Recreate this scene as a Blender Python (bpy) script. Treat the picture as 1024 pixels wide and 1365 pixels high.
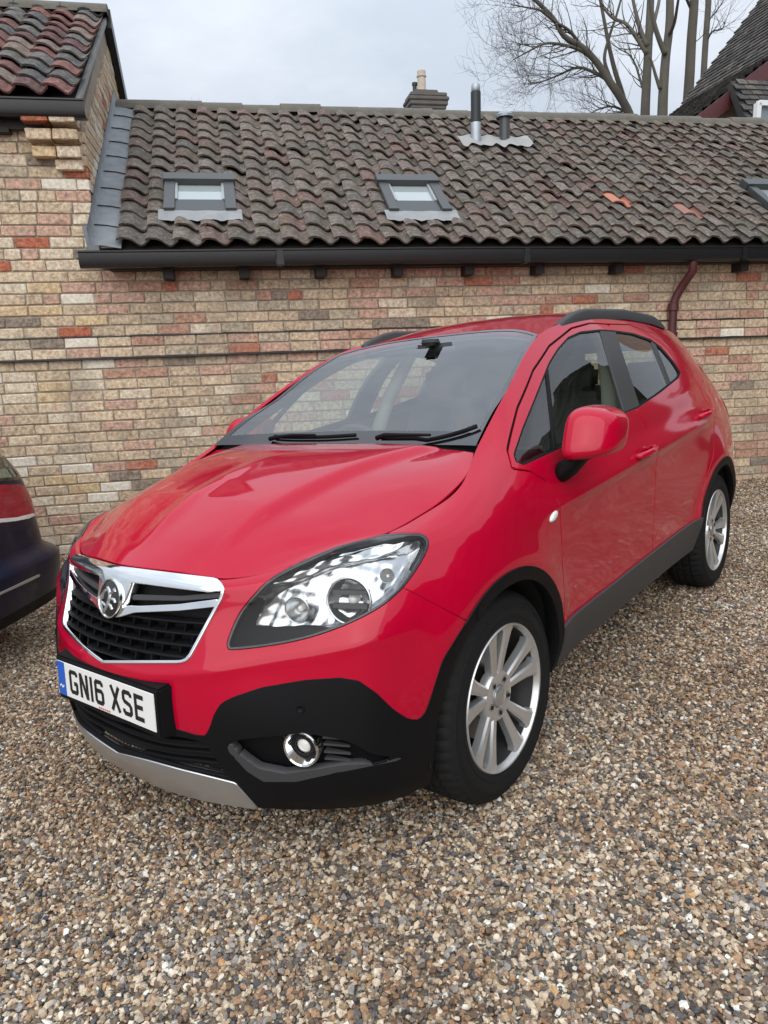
import bpy, bmesh, math, random
import numpy as np
from mathutils import Vector, Matrix
from mathutils.bvhtree import BVHTree

random.seed(7); rng = np.random.default_rng(7)
scene = bpy.context.scene
col = scene.collection
for o in list(bpy.data.objects): bpy.data.objects.remove(o)

# ------------------------------------------------------------------ camera
# found by fitting known car dimensions and the brick courses to the photograph
CF, CPITCH, CROLL, CH = 966.2, 0.2121, 0.0356, 1.4644
CARX, CARY, CARYAW, CARROLL, CARPITCH = -0.2934, 2.6661, -2.2404, 0.0457, 0.0038
WALLYAW = 0.1944
PW, PH = 1024.0, 1365.0
cam_d = bpy.data.cameras.new('camera'); cam = bpy.data.objects.new('camera', cam_d); col.objects.link(cam)
cam_d.sensor_fit = 'VERTICAL'; cam_d.sensor_height = 36.0; cam_d.lens = 36.0 * CF / PH
cam_d.clip_start = 0.05; cam_d.clip_end = 2000
def _cam_axes():
    cp, sp, cr, sr = math.cos(CPITCH), math.sin(CPITCH), math.cos(CROLL), math.sin(CROLL)
    fwd = np.array([0, cp, -sp]); up0 = np.array([0, sp, cp]); rt0 = np.array([1., 0, 0])
    # xr = X cr - u sr ; ur = X sr + u cr
    right = rt0 * cr - up0 * sr; up = rt0 * sr + up0 * cr
    return right, up, fwd
CR_, CU_, CFW_ = _cam_axes()
CAMLOC = np.array([0, 0, CH])
M = Matrix(((CR_[0], CU_[0], -CFW_[0], 0), (CR_[1], CU_[1], -CFW_[1], 0), (CR_[2], CU_[2], -CFW_[2], CH), (0, 0, 0, 1)))
cam.matrix_world = M
scene.camera = cam
scene.render.resolution_x, scene.render.resolution_y = 768, 1024

# ------------------------------------------------------------------ sky, sun, exposure (overcast)
SUN_EL, SUN_AZ = math.radians(38), math.radians(192)     # azimuth measured clockwise from +Y
world = bpy.data.worlds.new('World'); scene.world = world; world.use_nodes = True
nt = world.node_tree; nt.nodes.clear()
def wn(t, **k):
    n = nt.nodes.new(t)
    for a, b in k.items(): setattr(n, a, b)
    return n
sky = wn('ShaderNodeTexSky', sky_type='NISHITA'); sky.sun_disc = False
sky.sun_elevation = SUN_EL; sky.sun_rotation = SUN_AZ; sky.air_density = 1.0; sky.dust_density = 3.0
hsv = wn('ShaderNodeHueSaturation'); hsv.inputs['Saturation'].default_value = 0.35
tc = wn('ShaderNodeTexCoord'); mp = wn('ShaderNodeMapping'); mp.inputs['Scale'].default_value = (1, 1, 2.4)
nz = wn('ShaderNodeTexNoise'); nz.inputs['Scale'].default_value = 3.0; nz.inputs['Detail'].default_value = 6; nz.inputs['Roughness'].default_value = 0.55
rmp = wn('ShaderNodeValToRGB'); rmp.color_ramp.elements[0].position = 0.36; rmp.color_ramp.elements[1].position = 0.66
rmp.color_ramp.elements[0].color = (5.3, 5.95, 6.9, 1); rmp.color_ramp.elements[1].color = (7.2, 7.7, 8.4, 1)
mix = wn('ShaderNodeMixRGB'); mix.inputs[0].default_value = 0.88
bg = wn('ShaderNodeBackground'); bg.inputs['Strength'].default_value = 0.085
wo = wn('ShaderNodeOutputWorld')
L = nt.links.new
L(sky.outputs[0], hsv.inputs['Color']); L(tc.outputs['Generated'], mp.inputs[0]); L(mp.outputs[0], nz.inputs['Vector'])
L(nz.outputs['Fac'], rmp.inputs[0]); L(hsv.outputs[0], mix.inputs[1]); L(rmp.outputs[0], mix.inputs[2])
# overcast sky: brighter overhead than at the horizon, (1 + 2 sin elevation) / 3
sx = wn('ShaderNodeSeparateXYZ'); cl = wn('ShaderNodeClamp'); ma = wn('ShaderNodeMath', operation='MULTIPLY_ADD'); ma.inputs[1].default_value = 1.15; ma.inputs[2].default_value = .76
mu = wn('ShaderNodeVectorMath', operation='SCALE'); L(tc.outputs['Generated'], sx.inputs[0]); L(sx.outputs['Z'], cl.inputs[0]); L(cl.outputs[0], ma.inputs[0])
L(mix.outputs[0], mu.inputs[0]); L(ma.outputs[0], mu.inputs['Scale']); L(mu.outputs[0], bg.inputs['Color']); L(bg.outputs[0], wo.inputs['Surface'])
sun_d = bpy.data.lights.new('sun', 'SUN'); sun_d.energy = 1.5; sun_d.angle = math.radians(85); sun_d.color = (1, .965, .92)
sun = bpy.data.objects.new('sun', sun_d); col.objects.link(sun)
sdir = Vector((math.sin(SUN_AZ) * math.cos(SUN_EL), math.cos(SUN_AZ) * math.cos(SUN_EL), math.sin(SUN_EL)))
sun.rotation_euler = (-sdir).to_track_quat('-Z', 'Y').to_euler(); sun.location = (0, 0, 12)
vs = scene.view_settings; vs.view_transform = 'Standard'; vs.look = 'None'; vs.exposure = 0.42; vs.gamma = 1.0; vs.use_curve_mapping = False

# ------------------------------------------------------------------ geometry helpers
def c_(c): return tuple(c) + (1,) if len(c) == 3 else c
class Nodes:
    def __init__(s, name):
        s.m = bpy.data.materials.new(name); s.m.use_nodes = True; s.t = s.m.node_tree
        s.b = s.t.nodes['Principled BSDF']; s.out = s.t.nodes['Material Output']
    def n(s, t, ins=None, **k):
        nd = s.t.nodes.new(t)
        for a, b in k.items(): setattr(nd, a, b)
        if ins:
            for a, b in ins.items(): nd.inputs[a].default_value = b
        return nd
    def l(s, a, b): s.t.links.new(a, b)
    def set(s, **k):
        for a, b in k.items(): s.b.inputs[a.replace('_', ' ')].default_value = b
def simple(name, color, rough=0.5, metal=0.0, spec=0.5, coat=0.0, bump=0.0, bscale=300, var=0.0, vscale=8):
    N = Nodes(name); N.set(Base_Color=c_(color), Roughness=rough, Metallic=metal, Coat_Weight=coat)
    N.b.inputs['Specular IOR Level'].default_value = spec; N.b.inputs['Coat Roughness'].default_value = .03
    if bump or var:
        tc = N.n('ShaderNodeTexCoord')
    if bump:
        nz = N.n('ShaderNodeTexNoise', {'Scale': bscale, 'Detail': 3}); bp = N.n('ShaderNodeBump', {'Strength': bump, 'Distance': .002})
        N.l(tc.outputs['Object'], nz.inputs['Vector']); N.l(nz.outputs['Fac'], bp.inputs['Height']); N.l(bp.outputs[0], N.b.inputs['Normal'])
    if var:
        nz = N.n('ShaderNodeTexNoise', {'Scale': vscale, 'Detail': 6, 'Roughness': .65})
        mx = N.n('ShaderNodeMixRGB', {1: c_([x * (1 - var) for x in color]), 2: c_([min(1, x * (1 + var)) for x in color])})
        N.l(tc.outputs['Object'], nz.inputs['Vector']); N.l(nz.outputs['Fac'], mx.inputs[0]); N.l(mx.outputs[0], N.b.inputs['Base Color'])
    return N.m
def mk(name, V, F, mat=None, parent=None, normals=None, smooth=True, uvcol=None):
    me = bpy.data.meshes.new(name)
    V = np.asarray(V, dtype=np.float64)
    if isinstance(F, np.ndarray) and F.ndim == 2:
        k = F.shape[1]
        me.vertices.add(len(V)); me.vertices.foreach_set('co', V.ravel())
        me.loops.add(F.size); me.loops.foreach_set('vertex_index', F.astype(np.int32).ravel())
        me.polygons.add(len(F)); me.polygons.foreach_set('loop_start', np.arange(0, F.size, k, dtype=np.int32))
        me.polygons.foreach_set('loop_total', np.full(len(F), k, dtype=np.int32))
        me.update(calc_edges=True)
    else:
        me.from_pydata([tuple(v) for v in V], [], [tuple(int(i) for i in f) for f in F])
    me.validate()
    if smooth: me.polygons.foreach_set('use_smooth', np.ones(len(me.polygons), dtype=bool))
    if normals is not None and len(normals) == len(me.vertices):
        me.normals_split_custom_set_from_vertices([tuple(n) for n in normals])
    if mat: me.materials.append(mat)
    o = bpy.data.objects.new(name, me); col.objects.link(o)
    if parent: o.parent = parent
    return o
def empty(name, loc=(0, 0, 0), rot=(0, 0, 0)):
    o = bpy.data.objects.new(name, None); col.objects.link(o); o.location = loc; o.rotation_euler = rot; o.empty_display_size = .2
    return o
def tag(o, label=None, cat=None, group=None, kind=None):
    if label: o['label'] = label
    if cat: o['category'] = cat
    if group: o['group'] = group
    if kind: o['kind'] = kind
    return o
def dup(o, parent=None):
    c = o.copy(); col.objects.link(c); c.parent = parent
    for ch in list(o.children): dup(ch, c)
    return c
class MB:
    """collects simple shapes into one mesh"""
    def __init__(s): s.V = []; s.F = []
    def add(s, V, F):
        b = len(s.V); s.V += [tuple(v) for v in V]; s.F += [tuple(i + b for i in f) for f in F]; return s
    def box(s, c, d, R=None):
        c = np.array(c, float); h = np.array(d, float) / 2
        P = np.array([(x, y, z) for x in (-1, 1) for y in (-1, 1) for z in (-1, 1)], float) * h
        if R is not None: P = P @ np.asarray(R).T
        return s.add(P + c, [(0, 1, 3, 2), (4, 6, 7, 5), (0, 4, 5, 1), (2, 3, 7, 6), (0, 2, 6, 4), (1, 5, 7, 3)])
    def lathe(s, prof, n=24, o=(0, 0, 0), axis='z', cap=False, a0=0, a1=2 * math.pi):
        full = abs(a1 - a0 - 2 * math.pi) < 1e-6
        k = n if full else n + 1
        V = []
        for i in range(k):
            a = a0 + (a1 - a0) * i / n; ca, sa = math.cos(a), math.sin(a)
            for r, h in prof:
                p = (r * ca, r * sa, h) if axis == 'z' else ((r * ca, h, r * sa) if axis == 'y' else (h, r * ca, r * sa))
                V.append((p[0] + o[0], p[1] + o[1], p[2] + o[2]))
        m = len(prof); F = []
        for i in range(n):
            j = (i + 1) % k
            for q in range(m - 1):
                f = (i * m + q, j * m + q, j * m + q + 1, i * m + q + 1)
                F.append(f if axis != 'y' else f[::-1])
        if cap:
            F.append([i * m for i in range(k)][::-1]); F.append([i * m + m - 1 for i in range(k)])
        return s.add(V, F)
    def tube(s, pts, r, n=8, cap=True):
        pts = [np.array(p, float) for p in pts]; rs = r if isinstance(r, list) else [r] * len(pts)
        V = []; up = None
        for i, p in enumerate(pts):
            t = pts[min(i + 1, len(pts) - 1)] - pts[max(i - 1, 0)]; t /= np.linalg.norm(t) + 1e-9
            if up is None: up = np.array([0, 0, 1.]) if abs(t[2]) < .9 else np.array([1., 0, 0])
            a = np.cross(t, up); a /= np.linalg.norm(a) + 1e-9; b = np.cross(a, t); up = b
            rr = rs[i] if hasattr(rs[i], '__len__') else (rs[i], rs[i])
            for k in range(n):
                an = 2 * math.pi * k / n; V.append(p + a * math.cos(an) * rr[0] + b * math.sin(an) * rr[1])
        F = [(i * n + k, i * n + (k + 1) % n, (i + 1) * n + (k + 1) % n, (i + 1) * n + k) for i in range(len(pts) - 1) for k in range(n)]
        if cap: F.append(list(range(n))[::-1]); F.append([(len(pts) - 1) * n + k for k in range(n)])
        return s.add(V, F)
    def prism(s, poly, axis, a, b):
        n = len(poly)
        def P(q, h): return {'x': (h, q[0], q[1]), 'y': (q[0], h, q[1]), 'z': (q[0], q[1], h)}[axis]
        V = [P(q, a) for q in poly] + [P(q, b) for q in poly]
        return s.add(V, [list(range(n))[::-1], [n + i for i in range(n)]] + [(i, (i + 1) % n, n + (i + 1) % n, n + i) for i in range(n)])
    def build(s, name, mat, parent=None, smooth=False, bevel=0.0, seg=2, fixn=True, auto=None):
        me = bpy.data.meshes.new(name); me.from_pydata(s.V, [], s.F)
        bm = bmesh.new(); bm.from_mesh(me)
        bmesh.ops.remove_doubles(bm, verts=bm.verts, dist=1e-6)
        if fixn: bmesh.ops.recalc_face_normals(bm, faces=bm.faces)
        if bevel: bmesh.ops.bevel(bm, geom=[e for e in bm.edges if len(e.link_faces) == 2 and e.calc_face_angle(0) > .5], offset=bevel, segments=seg, affect='EDGES', clamp_overlap=True)
        bm.to_mesh(me); bm.free()
        if smooth: me.polygons.foreach_set('use_smooth', np.ones(len(me.polygons), dtype=bool))
        if smooth and auto: me.set_sharp_from_angle(angle=math.radians(auto))
        if mat: me.materials.append(mat)
        o = bpy.data.objects.new(name, me); col.objects.link(o)
        if parent: o.parent = parent
        return o
def hermite(P, t, n, ends=None):
    """interpolate points P (k,...) with knots t at n samples per span density; returns samples at array n"""
    k = len(P); m = np.zeros_like(P)
    d = [(P[i + 1] - P[i]) / (t[i + 1] - t[i]) for i in range(k - 1)]
    for i in range(1, k - 1):
        h0, h1 = t[i] - t[i - 1], t[i + 1] - t[i]; m[i] = (d[i - 1] * h1 + d[i] * h0) / (h0 + h1)
    m[0] = 1.5 * d[0] - .5 * m[1]; m[-1] = 1.5 * d[-1] - .5 * m[-2]
    idx = np.clip(np.searchsorted(t, n, side='right') - 1, 0, k - 2)
    h = (t[idx + 1] - t[idx]); s = (n - t[idx]) / h
    sh = (len(n),) + (1,) * (P.ndim - 1); s = s.reshape(sh); h = h.reshape(sh)
    return P[idx] * (2 * s**3 - 3 * s**2 + 1) + m[idx] * h * (s**3 - 2 * s**2 + s) + P[idx + 1] * (-2 * s**3 + 3 * s**2) + m[idx + 1] * h * (s**3 - s**2)
def grid_surface(G, step, sym=(False, False), ends=True):
    """G (nc,nr,3) control grid -> dense grid of samples, about step metres apart. sym: mirror ghost columns at first/last"""
    G = np.array(G, float); g = G; off = 0
    mir = np.array([1, -1, 1.])
    if sym[0]: g = np.concatenate([(G[1] * mir)[None], g]); off = 1
    if sym[1]: g = np.concatenate([g, (G[-2] * mir)[None]])
    cu = np.concatenate([[0], np.cumsum(np.linalg.norm(np.diff(g, axis=0), axis=2).mean(1))])
    a, b = cu[off], cu[off + len(G) - 1]
    us = np.linspace(a, b, max(3, int((b - a) / step) + 1))
    A = hermite(g, cu, us)
    rv = np.concatenate([[0], np.cumsum(np.linalg.norm(np.diff(G, axis=1), axis=2).mean(0))])
    vsamp = np.linspace(0, rv[-1], max(3, int(rv[-1] / step) + 1))
    B = hermite(np.swapaxes(A, 0, 1), rv, vsamp)
    return np.swapaxes(B, 0, 1)        # (nu,nv,3)
def grid_normals(S):
    du = np.gradient(S, axis=0); dv = np.gradient(S, axis=1)
    n = np.cross(du, dv); n /= np.linalg.norm(n, axis=2, keepdims=True) + 1e-12
    return n
class Surf:
    def __init__(s, V, N, T): s.V, s.N, s.T = V, N, T
    @staticmethod
    def grid(S, flip=False):
        nu, nv = S.shape[:2]; N = grid_normals(S)
        if flip: N = -N
        i = np.arange(nu * nv).reshape(nu, nv)
        a, b, c, d = i[:-1, :-1].ravel(), i[1:, :-1].ravel(), i[1:, 1:].ravel(), i[:-1, 1:].ravel()
        T = np.concatenate([np.stack([a, b, c], 1), np.stack([a, c, d], 1)])
        if flip: T = T[:, ::-1]
        return Surf(S.reshape(-1, 3), N.reshape(-1, 3), T)
    def clip(s, fn):
        f = fn(s.V) if callable(fn) else fn
        f = np.where(np.abs(f) < 1e-7, 1e-7, f)
        ins = f[s.T] > 0; cnt = ins.sum(1)
        keep = [s.T[cnt == 3]]
        V, N = [s.V], [s.N]; nb = len(s.V)
        one = s.T[cnt == 1]; oi = ins[cnt == 1]; two = s.T[cnt == 2]; ti = ins[cnt == 2]
        def rot(T, k): return np.stack([T[np.arange(len(T)), (k + j) % 3] for j in range(3)], 1)
        one = rot(one, oi.argmax(1)); two = rot(two, (~ti).argmax(1))
        E = np.concatenate([one[:, [0, 1]], one[:, [0, 2]], two[:, [0, 1]], two[:, [0, 2]]]); 
        if len(E):
            Es = np.sort(E, 1); key = Es[:, 0].astype(np.int64) * len(s.V) + Es[:, 1]
            u, first, inv = np.unique(key, return_index=True, return_inverse=True); e = Es[first]
            t = (f[e[:, 0]] / (f[e[:, 0]] - f[e[:, 1]]))[:, None]
            V.append(s.V[e[:, 0]] * (1 - t) + s.V[e[:, 1]] * t)
            nn = s.N[e[:, 0]] * (1 - t) + s.N[e[:, 1]] * t; N.append(nn / (np.linalg.norm(nn, axis=1, keepdims=True) + 1e-12))
            q = inv + nb; k1, k2 = len(one), len(two)
            p1, p2, p3, p4 = q[:k1], q[k1:2 * k1], q[2 * k1:2 * k1 + k2], q[2 * k1 + k2:]
            keep.append(np.stack([one[:, 0], p1, p2], 1))
            keep.append(np.stack([p3, two[:, 1], two[:, 2]], 1)); keep.append(np.stack([p3, two[:, 2], p4], 1))
        return Surf(np.concatenate(V), np.concatenate(N), np.concatenate(keep)).compact()
    def compact(s):
        u, inv = np.unique(s.T, return_inverse=True)
        return Surf(s.V[u], s.N[u], inv.reshape(-1, 3)) if len(u) else Surf(np.zeros((0, 3)), np.zeros((0, 3)), np.zeros((0, 3), int))
    def boundary(s):
        E = np.concatenate([s.T[:, [0, 1]], s.T[:, [1, 2]], s.T[:, [2, 0]]]); Es = np.sort(E, 1)
        key = Es[:, 0].astype(np.int64) * (len(s.V) + 1) + Es[:, 1]
        u, idx, cnt = np.unique(key, return_index=True, return_counts=True)
        return E[idx[cnt == 1]]
    def offset(s, d): return Surf(s.V + s.N * d, s.N, s.T)
    def lip(s, depth, keepmid=True):
        if not len(s.T): return s
        b = s.boundary()
        if keepmid: b = b[~((np.abs(s.V[b[:, 0], 1]) < 2e-4) & (np.abs(s.V[b[:, 1], 1]) < 2e-4))]
        u, inv = np.unique(b, return_inverse=True); inv = inv.reshape(-1, 2); k = len(u); n = len(s.V)
        d = s.V[b[:, 1]] - s.V[b[:, 0]]; cn = np.cross(d, s.N[b[:, 0]]); cn /= np.linalg.norm(cn, axis=1, keepdims=True) + 1e-12
        ln = np.zeros((k, 3)); np.add.at(ln, inv[:, 0], cn); np.add.at(ln, inv[:, 1], cn); ln /= np.linalg.norm(ln, axis=1, keepdims=True) + 1e-12
        r = min(.003, depth * .3)
        top = s.V[u]; mid = top - s.N[u] * r + ln * r * .6; low = top - s.N[u] * depth
        nm = ln * .9 + s.N[u] * .45; nm /= np.linalg.norm(nm, axis=1, keepdims=True)
        V = np.concatenate([s.V, mid, low]); N = np.concatenate([s.N, nm, ln])
        i0, i1 = b[:, 0], b[:, 1]; m0, m1 = n + inv[:, 0], n + inv[:, 1]; l0, l1 = m0 + k, m1 + k
        T = np.concatenate([s.T, np.stack([i1, i0, m0], 1), np.stack([i1, m0, m1], 1), np.stack([m1, m0, l0], 1), np.stack([m1, l0, l1], 1)])
        return Surf(V, N, T)
    def mirror(s):
        k = np.array([1, -1, 1.]); return Surf(s.V * k, s.N * k, s.T[:, ::-1])
    def both(s):
        m = s.mirror(); return Surf(np.concatenate([s.V, m.V]), np.concatenate([s.N, m.N]), np.concatenate([s.T, m.T + len(s.V)]))
    def build(s, name, mat, parent): return mk(name, s.V, s.T, mat, parent, normals=s.N)
def sd_poly(P, poly):
    """signed distance, positive inside"""
    poly = np.asarray(poly, float); d = np.full(len(P), 1e18); sgn = np.zeros(len(P), bool)
    for i in range(len(poly)):
        a, b = poly[i], poly[(i + 1) % len(poly)]; e = b - a; w = P - a
        t = np.clip((w @ e) / (e @ e + 1e-12), 0, 1); q = w - t[:, None] * e
        d = np.minimum(d, (q**2).sum(1))
        c = ((a[1] > P[:, 1]) != (b[1] > P[:, 1]))
        with np.errstate(divide='ignore', invalid='ignore'):
            xi = (b[0] - a[0]) * (P[:, 1] - a[1]) / (b[1] - a[1]) + a[0]
        sgn ^= c & (P[:, 0] < xi)
    return np.where(sgn, 1, -1) * np.sqrt(d)
def curve_poly(pts, n=6):
    """closed Catmull-Rom resampling of a polygon"""
    P = np.asarray(pts, float); k = len(P); out = []
    for i in range(k):
        p0, p1, p2, p3 = P[i - 1], P[i], P[(i + 1) % k], P[(i + 2) % k]
        for j in range(n):
            t = j / n; out.append(.5 * (2 * p1 + (p2 - p0) * t + (2 * p0 - 5 * p1 + 4 * p2 - p3) * t * t + (3 * p1 - p0 - 3 * p2 + p3) * t**3))
    return np.array(out)
# car frame <-> picture
def car_R():
    a, b, y = CARROLL, CARPITCH, CARYAW
    Rx = np.array([[1, 0, 0], [0, math.cos(a), -math.sin(a)], [0, math.sin(a), math.cos(a)]])
    Ry = np.array([[math.cos(b), 0, math.sin(b)], [0, 1, 0], [-math.sin(b), 0, math.cos(b)]])
    Rz = np.array([[math.cos(y), -math.sin(y), 0], [math.sin(y), math.cos(y), 0], [0, 0, 1]])
    return Rz @ Ry @ Rx
CARR = car_R(); CARO = np.array([CARX, CARY, 0.])
def wpix(P):
    q = np.atleast_2d(P) - CAMLOC; d = q @ CFW_
    return np.stack([PW / 2 + CF * (q @ CR_) / d, PH / 2 - CF * (q @ CU_) / d], 1)
def cpix(V): return wpix(V @ CARR.T + CARO)
def wray(u, v):
    d = CFW_ + CR_ * (u - PW / 2) / CF + CU_ * (PH / 2 - v) / CF
    return CAMLOC.copy(), d
def cray(u, v):
    o, d = wray(u, v); return CARR.T @ (o - CARO), CARR.T @ d
GN = CARR @ np.array([0, 0, 1.])                     # ground normal (yard slopes a little)
def ground_z(x, y): return -(GN[0] * (x - CARX) + GN[1] * (y - CARY)) / GN[2]
def wground(u, v, h=0):
    o, d = wray(u, v); t = (GN @ (CARO - o) + h) / (GN @ d); return o + d * t
# ================================================================== red car
def paint_mat():
    N = Nodes('red_paint'); N.set(Base_Color=(.44, .0, .023, 1), Roughness=.32, Coat_Weight=1.0, Metallic=0.0)
    N.b.inputs['Coat Roughness'].default_value = .025; N.b.inputs['Coat IOR'].default_value = 1.42; N.b.inputs['Specular IOR Level'].default_value = .05
    tc = N.n('ShaderNodeTexCoord')
    d = N.n('ShaderNodeTexNoise', {'Scale': 900, 'Detail': 2}); d2 = N.n('ShaderNodeMapRange', {'From Min': .62, 'From Max': .8, 'To Min': .05, 'To Max': .12})
    N.l(tc.outputs['Object'], d.inputs['Vector']); N.l(d.outputs['Fac'], d2.inputs[0]); N.l(d2.outputs[0], N.b.inputs['Coat Roughness'])
    return N.m
def glass_mat(name, tint, ior=1.5, rough=0.0, faces=2.0):
    N = Nodes(name); t = N.t; t.nodes.remove(N.b)
    tr = N.n('ShaderNodeBsdfTransparent', {'Color': c_(tint)}); gl = N.n('ShaderNodeBsdfGlossy', {'Roughness': rough, 'Color': (1, 1, 1, 1)})
    mx = N.n('ShaderNodeMixShader'); ge = N.n('ShaderNodeNewGeometry')
    # Schlick reflectance of a thin pane, the same from both sides; two faces reflect
    dt = N.n('ShaderNodeVectorMath', operation='DOT_PRODUCT'); N.l(ge.outputs['Normal'], dt.inputs[0]); N.l(ge.outputs['Incoming'], dt.inputs[1])
    ab = N.n('ShaderNodeMath', operation='ABSOLUTE'); N.l(dt.outputs['Value'], ab.inputs[0])
    om = N.n('ShaderNodeMath', {0: 1.0}, operation='SUBTRACT'); N.l(ab.outputs[0], om.inputs[1])
    pw = N.n('ShaderNodeMath', {1: 5.0}, operation='POWER'); N.l(om.outputs[0], pw.inputs[0])
    f0 = ((ior - 1) / (ior + 1))**2 * faces
    ma = N.n('ShaderNodeMath', {1: 1 - f0, 2: f0}, operation='MULTIPLY_ADD'); N.l(pw.outputs[0], ma.inputs[0])
    N.l(ma.outputs[0], mx.inputs[0]); N.l(tr.outputs[0], mx.inputs[1]); N.l(gl.outputs[0], mx.inputs[2]); N.l(mx.outputs[0], N.out.inputs['Surface'])
    return N.m
MT = {}
MT['paint'] = paint_mat()
MT['black_plastic'] = simple('black_plastic', (.005, .005, .006), .55, spec=.16)
MT['grey_plastic'] = simple('grey_plastic', (.05, .05, .052), .5, spec=.3)
MT['gloss_black'] = simple('gloss_black', (.006, .006, .007), .12, coat=.6)
MT['dark'] = simple('dark_inner', (.006, .006, .006), .8)
MT['rubber'] = simple('tyre_rubber', (.011, .011, .0115), .75, spec=.25, var=.35, vscale=30)
MT['alloy'] = simple('alloy', (.62, .62, .615), .28, metal=.7, coat=.3, var=.05, vscale=60)
MT['chrome'] = simple('chrome', (.85, .86, .87), .06, metal=1.0)
MT['silver'] = simple('silver_trim', (.55, .56, .57), .3, metal=.85)
MT['glass'] = glass_mat('tinted_glass', (.68, .75, .70), 1.5)
MT['rear_glass'] = glass_mat('privacy_glass', (.55, .62, .57), 1.5)
MT['screen'] = glass_mat('windscreen_glass', (.80, .88, .86), 1.5, faces=4.4)
MT['lens'] = glass_mat('lamp_lens', (.97, .98, .98), 1.2)
MT['reflector'] = simple('lamp_reflector', (.50, .51, .52), .2, metal=1.0)
MT['seat'] = simple('seat_cloth', (.055, .046, .048), .9)
MT['dash'] = simple('dash_plastic', (.028, .028, .030), .6, bump=.3, bscale=400)
MT['beige'] = simple('headlining', (.42, .39, .34), .9)
MT['white_plate'] = simple('plate_white', (.78, .78, .76), .35, coat=.3)
MT['blue_plate'] = simple('plate_blue', (.01, .10, .50), .35, coat=.3)
MT['ink'] = simple('plate_ink', (.008, .008, .008), .5)
MT['red_ink'] = simple('plate_red', (.55, .08, .06), .5)
MT['red_lens'] = simple('red_lens', (.30, .003, .018), .15, spec=.2, coat=.4, var=.5, vscale=14)
MT['white_lens'] = simple('white_lens', (.75, .74, .70), .15, coat=1)
MT['amber'] = simple('repeater_lens', (.8, .78, .76), .12, coat=1)
MT['barrel'] = simple('rim_inside', (.07, .07, .072), .4, metal=.6)
MT['disc'] = simple('brake_disc', (.25, .24, .23), .4, metal=1)

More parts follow.
